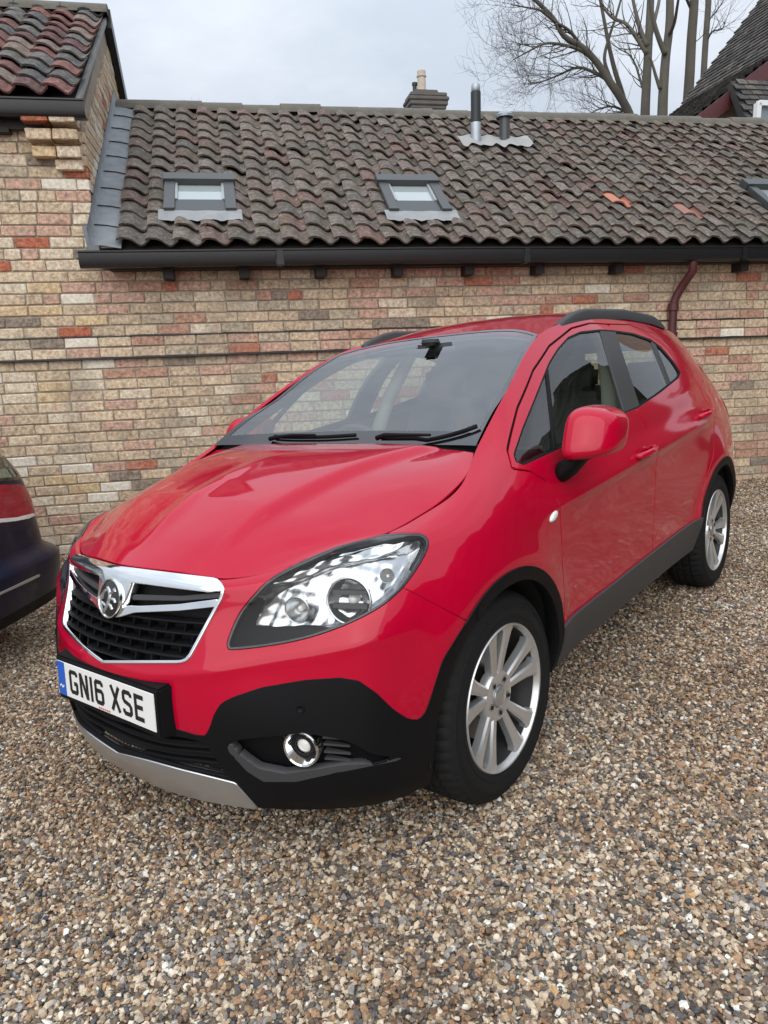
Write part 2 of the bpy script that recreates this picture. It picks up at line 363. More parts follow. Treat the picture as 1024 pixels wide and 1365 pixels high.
COLS = [  # rows: bottom, lower bumper/sill top, plate/scoop, grille low, lamp mid, shoulder, belt/wing top, glass mid, roof edge/bonnet edge
 [(.795,0,.215),(.848,0,.315),(.856,0,.46),(.850,0,.60),(.803,0,.755),(.782,0,.825),(.768,0,.857),(.757,0,.868),(.742,0,.875)],
 [(.785,.2,.215),(.835,.2,.315),(.844,.2,.46),(.834,.2,.603),(.780,.2,.755),(.757,.2,.822),(.745,.2,.853),(.733,.2,.865),(.718,.2,.873)],
 [(.735,.40,.215),(.768,.40,.31),(.788,.405,.48),(.772,.402,.632),(.718,.40,.765),(.703,.40,.812),(.694,.40,.84),(.683,.398,.852),(.667,.393,.861)],
 [(.675,.52,.21),(.715,.53,.31),(.728,.54,.49),(.700,.525,.658),(.652,.53,.78),(.637,.535,.83),(.617,.535,.865),(.602,.53,.877),(.585,.522,.886)],
 [(.595,.64,.208),(.65,.66,.31),(.655,.672,.49),(.632,.658,.685),(.580,.650,.795),(.545,.645,.86),(.515,.635,.905),(.50,.622,.918),(.485,.608,.925)],
 [(.50,.745,.212),(.565,.77,.31),(.570,.785,.49),(.545,.785,.70),(.480,.775,.80),(.42,.76,.87),(.365,.735,.925),(.345,.715,.936),(.325,.692,.942)],
 [(.38,.80,.215),(.42,.83,.31),(.42,.842,.47),(.37,.856,.675),(.30,.850,.80),(.25,.83,.87),(.21,.80,.93),(.195,.765,.957),(.18,.722,.972)],
 [(.08,.83,.225),(.08,.86,.33),(.08,.874,.47),(.07,.884,.65),(.06,.884,.78),(.04,.875,.87),(.02,.84,.955),(.01,.79,1.007),(.01,.742,1.027)],
 [(-.2,.835,.25),(-.2,.865,.36),(-.2,.872,.48),(-.2,.882,.64),(-.2,.886,.78),(-.2,.876,.885),(-.2,.828,1.01),(-.2,.765,1.085),(-.19,.692,1.128)],
 [(-.5,.83,.30),(-.5,.858,.42),(-.5,.863,.52),(-.5,.870,.65),(-.5,.8765,.79),(-.5,.874,.905),(-.5,.815,1.078),(-.48,.735,1.20),(-.46,.655,1.285)],
 [(-.95,.83,.315),(-.95,.857,.437),(-.95,.862,.54),(-.95,.868,.66),(-.95,.8745,.80),(-.95,.874,.935),(-.95,.81,1.125),(-.94,.70,1.335),(-.93,.568,1.50)],
 [(-1.4,.83,.32),(-1.4,.857,.447),(-1.4,.862,.55),(-1.4,.868,.67),(-1.4,.8745,.82),(-1.4,.873,.965),(-1.4,.80,1.175),(-1.4,.695,1.40),(-1.4,.568,1.572)],
 [(-1.9,.832,.325),(-1.9,.860,.46),(-1.9,.865,.56),(-1.9,.871,.68),(-1.9,.8755,.84),(-1.9,.868,.995),(-1.9,.785,1.225),(-1.9,.69,1.415),(-1.9,.568,1.578)],
 [(-2.3,.84,.33),(-2.3,.875,.48),(-2.3,.87,.58),(-2.3,.88,.70),(-2.3,.884,.87),(-2.3,.862,1.02),(-2.3,.77,1.265),(-2.3,.685,1.42),(-2.3,.56,1.558)],
 [(-2.7,.835,.33),(-2.7,.868,.48),(-2.7,.875,.58),(-2.7,.88,.71),(-2.7,.88,.88),(-2.7,.84,1.04),(-2.7,.735,1.27),(-2.7,.65,1.40),(-2.7,.545,1.52)],
 [(-3.05,.79,.31),(-3.07,.81,.45),(-3.08,.82,.58),(-3.07,.82,.72),(-3.06,.808,.89),(-3.04,.775,1.04),(-2.97,.68,1.24),(-2.94,.60,1.37),(-2.91,.525,1.485)],
 [(-3.25,.62,.30),(-3.28,.64,.45),(-3.29,.65,.58),(-3.28,.65,.72),(-3.26,.645,.89),(-3.23,.62,1.03),(-3.13,.56,1.22),(-3.07,.51,1.36),(-3.01,.455,1.488)],
 [(-3.31,.32,.30),(-3.35,.32,.45),(-3.36,.32,.58),(-3.35,.32,.72),(-3.33,.32,.89),(-3.30,.31,1.03),(-3.19,.30,1.22),(-3.12,.28,1.37),(-3.06,.25,1.50)],
 [(-3.33,0,.30),(-3.37,0,.45),(-3.38,0,.58),(-3.37,0,.72),(-3.35,0,.89),(-3.32,0,1.03),(-3.21,0,1.22),(-3.14,0,1.37),(-3.07,0,1.505)],
]
WR_F, WR_R = (0.0, .343), (-2.555, .343)
def body_patch(step=.0125):
    S = grid_surface(COLS, step, sym=(True, True))
    # flared wheel arches
    for (wx, wz), R in ((WR_F, .43), (WR_R, .44)):
        r = np.hypot(S[..., 0] - wx, S[..., 2] - wz); m = (S[..., 1] > .6) & (r < .9)
        up = np.clip((S[..., 2] - .30) / .25, 0, 1)
        S[..., 1] += np.where(m, .016 * np.exp(-((r - R) / .075)**2) * up, 0)
    # shoulder crease along the doors, above a shallow hollow
    x, z = S[..., 0], S[..., 2]
    zl = .885 + (-.3 - x) * .062; w = np.clip((-x - .25) / .35, 0, 1) * np.clip((x + 2.75) / .4, 0, 1)
    dz = z - zl
    S[..., 1] += w * (.019 * np.exp(-np.abs(dz) / np.where(dz > 0, .06, .020)) - .008 * np.exp(-((dz - .10) / .05)**2))
    # bumper crease under the lamps
    ya = np.abs(S[..., 1]); zc = np.interp(ya, [0, .2, .4, .54, .68, .79], [.600, .603, .632, .658, .685, .712])
    wf = np.clip((S[..., 0] - .42) / .15, 0, 1); kk = .009 * np.exp(-np.abs(S[..., 2] - zc) / .022) * wf
    S[..., 0] += kk * .85; S[..., 1] += kk * .5 * np.clip(ya / .5, 0, 1)
    return S
def half_fields():
    pass
PXM = .0033     # metres per picture pixel at the car's distance
def pixf(poly, gap=0.0):
    poly = np.asarray(poly, float)
    return lambda V: (sd_poly(cpix(V), poly) - gap) * PXM
def sidef(poly, gap=0.0):
    poly = np.asarray(poly, float)
    return lambda V: sd_poly(V[:, [0, 2]], poly) - gap
def amin(*fs): return lambda V: np.min([f(V) for f in fs], axis=0)
def neg(f, gap=0.0): return lambda V: -f(V) - gap
def build_red_car():
    car = empty('parked_car'); car.matrix_world = Matrix.Translation(Vector(CARO)) @ Matrix(CARR.tolist()).to_4x4()
    tag(car, 'glossy red compact SUV with black lower cladding parked on the gravel', 'car')
    S = body_patch(); W = Surf.grid(S)
    if W.N[np.argmax(W.V[:, 1])][1] < 0: W = Surf.grid(S, True)
    P = MT['paint']; px = cpix(W.V)
    bvh = BVHTree.FromPolygons([Vector(v) for v in W.V], [tuple(int(i) for i in t) for t in W.T])
    def pix_hit(u, v):
        o, d = cray(u, v); h = bvh.ray_cast(Vector(o), Vector(d)); return h[0], h[1]
    def side_hit(x, z):
        h = bvh.ray_cast(Vector((x, 2, z)), Vector((0, -1, 0))); return h[0], h[1]
    def front_hit(y, z):
        h = bvh.ray_cast(Vector((2, y, z)), Vector((-1, 0, 0))); return h[0], h[1]
    G = .0045                       # half a panel gap, metres
    PG = .007
    # ---- outlines
    head = curve_poly([(303,862),(310,838),(322,815),(341,791.6),(360,772.5),(390,754.7),(426,738),(464,723.5),(497,715),(519,712),(546,711),(562.5,712.3),(571,720.5),(568,735.5),(554,760),(535,785),(513,804),(486,820),(453,835),(412,849),(368,858.6),(316,865)], 4)
    grille = [(60,738),(100,741),(154,757),(210,764),(290,774),(297,780),(299.5,787),(297,797),(268,851),(254,877),(248,882),(240,883.5),(148,883.5),(60,883)]
    redlow = [(60,915),(150,935),(210,955),(221,968),(262,980),(275,981),(281,968),(286,952),(296,937),(313,929),(349,917),(407,907),(454,904),(478,908),(501,924),(524,946),(542,958),(554,960.5),(565,955),(573,935),(590,880),(640,800),(640,1200),(0,1200),(0,915)]
    fog = curve_poly([(303,998),(308,989),(330,984),(375,980),(402,977),(440,982),(470,990),(500,1005),(545,1010),(500,1018),(440,1030),(395,1040),(352,1040),(330,1026)], 4)
    skid = [(60,920),(84,943),(105,965),(130,987),(158,1003.5),(200,1014),(240,1025),(314,1043.5),(343,1076),(300,1090),(0,1090),(0,900)]
    intake = [(60,930),(100,941),(160,962),(215,976),(262,986),(276,992),(283,1003),(296,1022),(308,1037),(250,1024),(200,1010),(160,998),(130,980),(60,930)]
    f_front = lambda V: V[:, 0] - .10
    HEAD = amin(pixf(head), f_front, lambda V: V[:, 2] - .6)
    GRIL = amin(pixf(grille), f_front, lambda V: V[:, 2] - .5)
    LOWC = amin(pixf(redlow), lambda V: V[:, 0] - .2)
    circ = lambda c, R: (lambda V: R - np.hypot(V[:, 0] - c[0], V[:, 2] - c[1]))
    side = lambda V: V[:, 1] - .55
    ARF, ARF2 = circ((0, .345), .384), circ((0, .345), .424)
    ARR, ARR2 = circ((-2.555, .345), .388), circ((-2.555, .345), .432)
    sillz = lambda V: V[:, 2] - (.452 - (V[:, 0] + .448) * .029)
    # ---- wing / bumper / door division in the side view
    FD = [(-.215,1.05),(-.30,1.03),(-.372,.985),(-.395,.92),(-.41,.75),(-.425,.46),(-.425,.36),(-1.425,.36),(-1.43,.96),(-1.405,1.06),(-1.375,1.15),(-1.60,1.545),(-1.40,1.548),(-1.2,1.525),(-.93,1.452),(-.70,1.36),(-.46,1.235),(-.26,1.105)]
    RD = [(-1.375,1.15),(-1.405,1.06),(-1.43,.96),(-1.425,.36),(-2.10,.36),(-2.13,.55),(-2.22,.70),(-2.36,.82),(-2.43,.95),(-2.46,1.08),(-2.40,1.22),(-2.30,1.40),(-2.15,1.50),(-1.9,1.545),(-1.60,1.545)]
    dlo_px = [(687,615.5),(684.5,605),(696.4,570),(712.8,530),(731.6,483),(743,464.5),(757,449),(773.7,441.5),(799.5,438.7),(820.6,440),(844,443.4),(867.5,451.6),(881.5,462),(898,481),(908.5,497.3),(905,504),(881.5,523),(851,544),(832,551.5),(802,569),(743,600),(698.7,620.4)]
    up = lambda V: V[:, 2] - .95
    zone = amin(up, side if False else (lambda V: V[:, 1] - .40), lambda V: V[:, 0] + 2.75, lambda V: -.1 - V[:, 0])
    DLO = amin(pixf(dlo_px), zone)
    # rear lamp and tail division
    RL = lambda V: sd_poly(V[:, [0, 2]], np.array([(-2.93,1.075),(-3.02,1.10),(-3.5,1.10),(-3.5,.80),(-3.20,.80),(-3.08,.86)]))
    RLz = amin(RL, lambda V: V[:, 1] - .40)
    RGL = lambda V: sd_poly(V[:, [1, 2]], np.array([(-.1,1.16),(.50,1.16),(.56,1.19),(.47,1.42),(-.1,1.44)]))
    RGLz = amin(RGL, lambda V: -2.9 - V[:, 0])
    BUMP_R = lambda V: np.minimum(-2.86 - V[:, 0], .74 - V[:, 2] + .0 * V[:, 0])
    # front bumper behind edge: line from lamp tail to the arch
    bl = np.array([(480,700),(520,760),(537,784),(580,806),(640,838),(700,1200),(-200,1200),(-200,600)])
    BFR = amin(pixf(bl), lambda V: V[:, 0] - .12)
    base = W
    def panel(fs, name, mat, depth=.014, both=True, parent=car, off=0.0, split=True, lip=True):
        q = base
        for f in fs: q = q.clip(f)
        if off: q = q.offset(off)
        if lip: q = q.lip(depth)
        if both and split: q.build(name, mat, parent); return q.mirror().build(name, mat, parent), q
        if both: return q.both().build(name, mat, parent), q
        return q.build(name, mat, parent), q
    notarch = [neg(amin(ARF2, side)), neg(amin(ARR2, side))]
    # bumper
    panel([BFR, neg(HEAD, PG), neg(GRIL), neg(LOWC), *notarch], 'front_bumper', P, split=False)
    panel([LOWC, neg(pixf(fog)), neg(amin(pixf(skid), f_front)), neg(amin(pixf(intake), f_front)), neg(amin(ARF, side)), lambda V: V[:, 0] - .2], 'bumper_cladding', MT['black_plastic'], split=False, off=.003)
    panel([amin(pixf(skid, -1), f_front, lambda V: .42 - V[:, 2])], 'skid_plate', MT['silver'], split=False, off=.008, depth=.03)
    # wing
    isFD, isRD = sidef(FD), sidef(RD)
    wingz = lambda V: -(-.52 - V[:, 0])
    panel([neg(BFR, PG), neg(HEAD, PG), neg(isFD, G), *notarch, neg(LOWC), lambda V: V[:, 0] + .43, lambda V: np.maximum(sillz(V), V[:, 0] + .2), lambda V: np.maximum(V[:,0]+.24, 1.045 - V[:, 2])], 'front_wing', P)
    panel([isFD, neg(isFD, -9), lambda V: isFD(V) - G, neg(DLO), sillz], 'front_door', P)
    panel([lambda V: isRD(V) - G, neg(DLO), sillz, *notarch], 'rear_door', P)
    # pillar and roof edge, quarter panel (all painted body that is not a door)
    top = lambda V: V[:, 2] - 1.02
    panel([lambda V: -.24 - V[:, 0], neg(isFD, G), neg(isRD, G), neg(DLO), *notarch, neg(RLz), neg(RGLz), lambda V: np.maximum(V[:, 2] - 1.045, -2.0 - V[:, 0]), lambda V: np.maximum(-BUMP_R(V) - G, -9)], 'body_side', P)
    panel([BUMP_R, lambda V: BUMP_R(V) - G, neg(amin(ARR2, side)), lambda V: V[:, 2] - .50], 'rear_bumper', P, split=False)
    panel([lambda V: -2.86 - V[:, 0], neg(amin(ARR2, side)), lambda V: .50 - V[:, 2]], 'rear_bumper_cladding', MT['black_plastic'], split=False, off=.003)
    panel([RLz], 'tail_lamp', MT['red_lens'], off=.004)
    panel([RGLz], 'rear_window', MT['rear_glass'], split=False, depth=.006, lip=False)
    # cladding: sills and arches
    panel([lambda V: -sillz(V), neg(amin(ARF2, side)), neg(amin(ARR2, side)), lambda V: -.2 - V[:, 0], lambda V: V[:, 0] + 2.4], 'sill_cladding', MT['grey_plastic'], off=.012, depth=.035)
    for nm, inn, out, c in (('front', ARF, ARF2, 0), ('rear', ARR, ARR2, -2.555)):
        panel([amin(out, side), neg(inn), (lambda V: np.minimum(.62 - np.abs(V[:, 0] - c), 1)), lambda V: V[:, 2] - .22, neg(LOWC) if nm == 'front' else (lambda V: V[:, 2])], 'arch_cladding', MT['black_plastic'], off=.007, depth=.05)
    # ---- side glass
    B1 = [(800.7,430),(833,556),(853,544),(820.6,430)]
    FQ = [(727,485),(731,483),(745,606),(741,606)]
    RQ = [(868,448),(874,448),(896,514),(890,516)]
    inner = pixf(dlo_px, 2.2)
    gz = amin(inner, zone)
    pb = pixf(B1); fq = pixf(FQ); rq = pixf(RQ)
    for nm, cond in (('front_window', lambda V: np.where(cpix(V)[:, 0] < 0, -1, (cpix(V) - np.array([817, 500])) @ np.array([-.97, .245]))), ):
        pass
    leftB = lambda V: (cpix(V) - np.array([800.7, 440])) @ np.array([-.960, .288]) * PXM
    rightB = lambda V: (cpix(V) - np.array([820.6, 441])) @ np.array([.951, -.31]) * PXM
    rightQ = lambda V: (cpix(V) - np.array([872, 453])) @ np.array([.93, -.37]) * PXM
    leftQ = lambda V: (cpix(V) - np.array([868, 453])) @ np.array([-.93, .37]) * PXM
    rightF = lambda V: (cpix(V) - np.array([731, 490])) @ np.array([.99, -.115]) * PXM
    leftF = lambda V: (cpix(V) - np.array([727.5, 490])) @ np.array([-.99, .115]) * PXM
    panel([gz, leftB, rightF], 'front_window', MT['glass'], lip=False, off=-.006)
    panel([gz, leftF], 'front_quarter_light', MT['glass'], lip=False, off=-.006)
    panel([gz, rightB, leftQ], 'rear_door_window', MT['rear_glass'], lip=False, off=-.006)
    panel([gz, rightQ], 'rear_quarter_light', MT['rear_glass'], lip=False, off=-.006)
    panel([amin(DLO), lambda V: -inner(V)], 'window_seal', MT['black_plastic'], off=-.001, depth=.02)
    panel([gz, lambda V: -leftB(V), lambda V: -rightB(V)], 'centre_pillar_trim', MT['grey_plastic'], off=-.001, depth=.02)
    panel([gz, lambda V: -leftF(V), lambda V: -rightF(V)], 'window_divider', MT['black_plastic'], off=-.001, depth=.02)
    panel([gz, lambda V: -leftQ(V), lambda V: -rightQ(V)], 'window_divider', MT['grey_plastic'], off=-.001, depth=.02)
    # ---- bonnet
    R8 = [c[8] for c in COLS]
    HOOD = [
     [R8[0], R8[1], R8[2], R8[3], R8[4]],
     [(.655,0,.935),(.635,.2,.932),(.585,.385,.922),(.505,.53,.920),(.405,.655,.936)],
     [(.545,0,.985),(.53,.2,.982),(.49,.40,.970),(.43,.555,.955),R8[5]],
     [(.38,0,1.04),(.37,.2,1.037),(.335,.41,1.025),(.275,.58,1.003),R8[6]],
     [(.20,0,1.083),(.19,.2,1.08),(.165,.42,1.069),(.115,.60,1.046),(.09,.737,1.0)],
     [(.0,0,1.108),(-.005,.2,1.106),(-.02,.42,1.098),(-.05,.60,1.080),(-.06,.727,1.05)],
     [(-.27,0,1.112),(-.265,.2,1.112),(-.245,.40,1.112),(-.215,.57,1.110),(-.188,.676,1.105)]]
    H = grid_surface([[HOOD[i][j] for i in range(7)] for j in range(5)], .0125, sym=(True, False))
    # bonnet creases (raised middle panel)
    yy = np.abs(H[..., 1]); xx = H[..., 0]
    yc = .30 + (.70 - xx) * .22; w = np.clip((.66 - xx) / .2, 0, 1) * np.clip((xx + .27) / .1, 0, 1)
    H[..., 2] += w * .027 / (1 + np.exp(np.clip((yy - yc) / .0075, -40, 40)))
    H[..., 2] += .012 * np.exp(-(yy / .035)**2) * np.clip((.7 - xx) / .15, 0, 1) * np.clip((xx - .05) / .5, 0, 1)
    hs = Surf.grid(H)
    if hs.N[:, 2].mean() < 0: hs = Surf.grid(H, True)
    # pull the bonnet edge in by the gap
    un, vn = np.meshgrid(np.linspace(0, 1, H.shape[0]), np.linspace(0, 1, H.shape[1]), indexing='ij')
    gapf = np.minimum((1 - un) * .66 - .008, vn * 1.0 - .008).ravel()
    hs2 = hs.clip(gapf).lip(.016); hs2.both().build('bonnet', P, car)
    # ---- windscreen + roof
    WSB = [(-.30,0,1.118),(-.295,.2,1.118),(-.275,.42,1.120),(-.235,.58,1.124),(-.188,.684,1.128)]
    WSM = [(-.72,0,1.372),(-.71,.2,1.370),(-.67,.38,1.353),(-.60,.52,1.327),(-.52,.632,1.298)]
    WST = [(-1.135,0,1.552),(-1.12,.2,1.550),(-1.075,.36,1.540),(-1.0,.47,1.522),(-.935,.556,1.500)]
    WM1 = [tuple(.5 * (a + b) + (0, 0, .012)[k] for k, (a, b) in enumerate(zip(p, q))) for p, q in zip(WSB, WSM)]
    WM2 = [tuple(.5 * (a + b) + (0, 0, .012)[k] for k, (a, b) in enumerate(zip(p, q))) for p, q in zip(WSM, WST)]
    ws = grid_surface([[r[j] for r in (WSB, WM1, WSM, WM2, WST)] for j in range(5)], .03, sym=(True, False))
    wS = Surf.grid(ws)
    if wS.N[:, 2].mean() < 0: wS = Surf.grid(ws, True)
    wS.both().build('windscreen', MT['screen'], car)
    # black ceramic border of the screen
    fb = Surf.grid(grid_surface([[r[j] for r in (WSB, WM1, WSM, WM2, WST)] for j in range(5)], .008, sym=(True, False)))
    if fb.N[:, 2].mean() < 0: fb = Surf(fb.V, -fb.N, fb.T[:, ::-1])
    nn = grid_surface([[r[j] for r in (WSB, WM1, WSM, WM2, WST)] for j in range(5)], .008, sym=(True, False)).shape[:2]
    uu, vv = np.meshgrid(np.linspace(0, 1, nn[0]), np.linspace(0, 1, nn[1]), indexing='ij')
    edge = np.maximum(np.maximum(uu.ravel() - .955, .085 - vv.ravel()), vv.ravel() - .975)
    fb.clip(edge).offset(.0015).both().build('screen_border', MT['gloss_black'], car)
    RT = []
    r8 = [COLS[i][8] for i in range(10, 16)]
    cz = [(-1.135,1.552),(-1.40,1.614),(-1.90,1.645),(-2.30,1.630),(-2.70,1.576),(-3.07,1.505)]
    edgep = [(-.935,.556,1.500)] + [r8[i] for i in range(1, 5)] + [(-3.01,.455,1.488)]
    for (cx, czz), e in zip(cz, edgep):
        row = []
        for t in (0, .35, .65, .87, 1):
            x = cx + (e[0] - cx) * t**2.2; y = e[1] * t; z = czz + (e[2] - czz) * t**2.6
            row.append((x, y, z))
        RT.append(row)
    rt = grid_surface([[RT[i][j] for i in range(6)] for j in range(5)], .02, sym=(True, False)); rS = Surf.grid(rt)
    if rS.N[:, 2].mean() < 0: rS = Surf.grid(rt, True)
    rS.lip(.02).both().build('roof', P, car)
    # headlining below it
    rS.offset(-.035).both().build('headlining', MT['beige'], car)
    # roof rails
    for sg in (1, -1):
        pts = []
        for t in np.linspace(0, 1, 26):
            x = -1.13 - 1.42 * t; zb = np.interp(-x, [.93, 1.4, 1.9, 2.3, 2.7], [1.505, 1.578, 1.586, 1.567, 1.525])
            h = .030 * min(1, t / .12, (1 - t) / .12)**.6 + .004
            pts.append((x, sg * (.562 - .02 * abs(t - .5)), zb + h - .006))
        mb = MB(); 
        # flat-topped rail section swept along pts, feet closed to the roof
        for (a, b) in zip(pts[:-1], pts[1:]):
            pass
        V = []; 
        for p in pts:
            zb = np.interp(-p[0], [.93, 1.4, 1.9, 2.3, 2.7], [1.505, 1.578, 1.586, 1.567, 1.525]) - .015
            zt = p[2] + .010
            sec = [(-.020, zb), (-.021, zt - .012), (-.014, zt - .002), (0, zt + .001), (.012, zt - .003), (.018, zt - .012), (.020, zb)]
            V += [(p[0], p[1] + q[0], q[1]) for q in sec]
        k = 7; F = [(i * k + j, i * k + j + 1, (i + 1) * k + j + 1, (i + 1) * k + j) for i in range(len(pts) - 1) for j in range(k - 1)]
        F += [tuple(range(k)), tuple((len(pts) - 1) * k + j for j in range(k))]
        mb.add(V, F); mb.build('roof_rail', MT['grey_plastic'], car, smooth=True, auto=50)
    # ---- inner shell so that gaps, arches and lamps read dark
    q = base.clip(neg(DLO, -.02)).clip(neg(RGLz)).clip(neg(amin(ARF, side))).clip(neg(amin(ARR, side))).clip(neg(HEAD)).clip(neg(GRIL)).clip(neg(amin(pixf(fog), f_front))).clip(neg(amin(pixf(intake), f_front))).offset(-.022)
    q.both().build('inner_shell', MT['dark'], car)
    hs.offset(-.03).both().build('bonnet_liner', MT['dark'], car)
    # wheel-arch liners
    for c in (0, -2.555):
        for sg in (1, -1):
            n = 40; V = []; F = []
            for i in range(n + 1):
                a = math.radians(-8) + math.radians(196) * i / n
                for yy_ in (.84, .50):
                    V.append((c + .40 * math.cos(a), sg * yy_, .345 + .40 * math.sin(a)))
            for i in range(n): F.append((2 * i, 2 * i + 1, 2 * i + 3, 2 * i + 2))
            V.append((c, sg * .50, .345)); ce = len(V) - 1
            for i in range(n): F.append((2 * i + 1, 2 * i + 3, ce))
            mk('arch_liner', V, F, MT['dark'], car)
    mb = MB(); mb.box((-1.3, 0, .25), (3.5, 1.25, .06)); mb.build('underbody', MT['dark'], car)
    # ---- grille
    build_grille(car, base, GRIL, bvh, front_hit, pix_hit)
    build_lamps(car, base, HEAD, fog, intake, f_front, pix_hit, pixf)
    build_plate(car, front_hit)
    # ---- mirrors, handles, repeaters, wipers
    def mirror_shape(sg):
        root_o = None
        # cap: lofted along y (outwards)
        secs = []
        ys = [.872, .885, .92, .97, 1.01, 1.038, 1.047]
        cx = [-.520, -.522, -.53, -.545, -.56, -.572, -.575]; hx = [.055, .082, .098, .096, .088, .066, .03]
        cz_ = [1.128, 1.132, 1.138, 1.136, 1.132, 1.126, 1.122]; hz = [.060, .084, .092, .086, .076, .058, .026]
        V = []; n = 28
        for y, a, b, c2, d in zip(ys, cx, hx, cz_, hz):
            for k in range(n):
                t = 2 * math.pi * k / n; ct, st = math.cos(t), math.sin(t)
                e = .50
                X = math.copysign(abs(ct)**e, ct) * b; Z = math.copysign(abs(st)**e, st) * d
                X -= .38 * Z     # leading face raked back
                if X > 0: X *= 1.15
                V.append((a + X, sg * y, c2 + Z))
        F = [(i * n + k, i * n + (k + 1) % n, (i + 1) * n + (k + 1) % n, (i + 1) * n + k) for i in range(len(ys) - 1) for k in range(n)]
        F += [tuple(range(n)), tuple((len(ys) - 1) * n + k for k in range(n))]
        def fold(V):      # the far mirror is folded back against the door
            if sg > 0: return V
            a = math.radians(62); c, s_ = math.cos(a), math.sin(a); ox, oy = -.50, -.885
            return [(ox + (x - ox) * c + (y - oy) * s_, oy - (x - ox) * s_ + (y - oy) * c, z) for x, y, z in V]
        me = MB().add(fold(V), F).build('mirror_cap', P, car, smooth=True)
        md = me.modifiers.new('s', 'SUBSURF'); md.levels = 1; md.render_levels = 2
        m2 = MB().add(fold([(-.585, sg * .895, 1.075), (-.60, sg * 1.02, 1.075), (-.655, sg * 1.02, 1.185), (-.64, sg * .895, 1.195)]), [(0, 1, 2, 3)])
        m2.build('mirror_glass', MT['chrome'], car)
        V = []
        for (x, y, z, rx, rz, ) in [(-.50, .835, .995, .055, .040), (-.50, .865, 1.01, .055, .045), (-.505, .90, 1.04, .06, .05), (-.515, .935, 1.072, .065, .035), (-.53, .985, 1.075, .05, .02)]:
            for k in range(14):
                t = 2 * math.pi * k / 14; V.append((x + rx * math.cos(t) - .3 * rz * math.sin(t), sg * y, z + rz * math.sin(t)))
        F = [(i * 14 + k, i * 14 + (k + 1) % 14, (i + 1) * 14 + (k + 1) % 14, (i + 1) * 14 + k) for i in range(4) for k in range(14)]
        F += [tuple(range(14)), tuple(56 + k for k in range(14))]
        MB().add(V, F).build('mirror_base', MT['black_plastic'], car, smooth=True)
    mirror_shape(1); mirror_shape(-1)
    for sg in (1, -1):
        for (x, z) in ((-1.255, .972), (-2.27, 1.052)):
            p, n = side_hit(x, z); y = p.y
            pts = [(x + .105, sg * (y - .004), z - .008), (x + .09, sg * (y + .022), z - .006), (x + .04, sg * (y + .034), z - .002), (x - .04, sg * (y + .034), z + .003), (x - .09, sg * (y + .022), z + .007), (x - .105, sg * (y - .004), z + .008)]
            MB().tube(pts, [(.010, .012), (.011, .015), (.011, .016), (.011, .016), (.011, .015), (.010, .012)], n=12).build('door_handle', P, car, smooth=True)
            mb = MB(); mb.lathe([(.0, .001), (.5, .001), (.8, .0005), (1, -.003)], 28, axis='y')
            V = [(x + .015 + v[0] * .075, sg * (y + .0025 + v[1] - abs(v[0]) * .002), z + v[2] * .026) for v in mb.V]
            MB().add(V, mb.F).build('handle_recess', P, car, smooth=True)
        p, n = side_hit(-.345, .868)
        mb = MB(); mb.lathe([(0, .010), (.6, .009), (.9, .005), (1, -.002)], 24, axis='y')
        V = [(p.x + v[0] * .030 - v[2] * .006, sg * (p.y + v[1]), p.z + v[2] * .017 + v[0] * -.006) for v in mb.V]
        MB().add(V, mb.F).build('side_repeater', MT['amber'], car, smooth=True)
    # wipers lie on the glass: build as arms with blades
    bv2 = BVHTree.FromPolygons([Vector(v) for v in wS.both().V], [tuple(int(i) for i in t) for t in wS.both().T])
    def glass(x, y, h):
        r = bv2.ray_cast(Vector((x, y, 3)), Vector((0, 0, -1)))
        return (x, y, (r[0].z if r[0] else 1.13) + h)
    for (pv, tip, bl0) in (((-.262, .20), (-.238, .62), None), ((-.285, -.42), (-.290, .02), None)):
        arm = [glass(pv[0], pv[1], .018)] + [glass(pv[0] + (tip[0] - pv[0]) * t, pv[1] + (tip[1] - pv[1]) * t, .030) for t in (.1, .3, .5, .62)]
        MB().tube(arm, [.010, .009, .007, .006, .005], 8).build('wiper_arm', MT['black_plastic'], car, smooth=True)
        bl = [glass(pv[0] - .02 + (tip[0] - pv[0]) * t - .02 * t, pv[1] + (tip[1] - pv[1]) * t, .014) for t in np.linspace(.02, 1.04, 9)]
        MB().tube(bl, (.005, .009), 6).build('wiper_blade', MT['black_plastic'], car, smooth=True)
    # cowl panel
    V = []; F = []
    for i, y in enumerate(np.linspace(-.70, .70, 29)):
        t = abs(y) / .7
        V += [(-.20 + .06 * t, y, 1.075), (-.27 + .08 * t**2, y, 1.098), (-.33 + .10 * t**2, y, 1.122)]
    for i in range(28):
        for j in range(2): F.append((i * 3 + j, i * 3 + j + 1, (i + 1) * 3 + j + 1, (i + 1) * 3 + j))
    mk('cowl_panel', V, F, MT['black_plastic'], car)
    build_interior(car)
    # ---- wheels
    wheel = make_wheel(); 
    for i, (x, sg) in enumerate(((0, 1), (0, -1), (-2.555, 1), (-2.555, -1))):
        w = wheel if i == 0 else dup(wheel)
        w.parent = car; w.location = (x, sg * .865, .343); w.rotation_euler = (0, 0.35 * i, 0 if sg > 0 else math.pi)
    return car

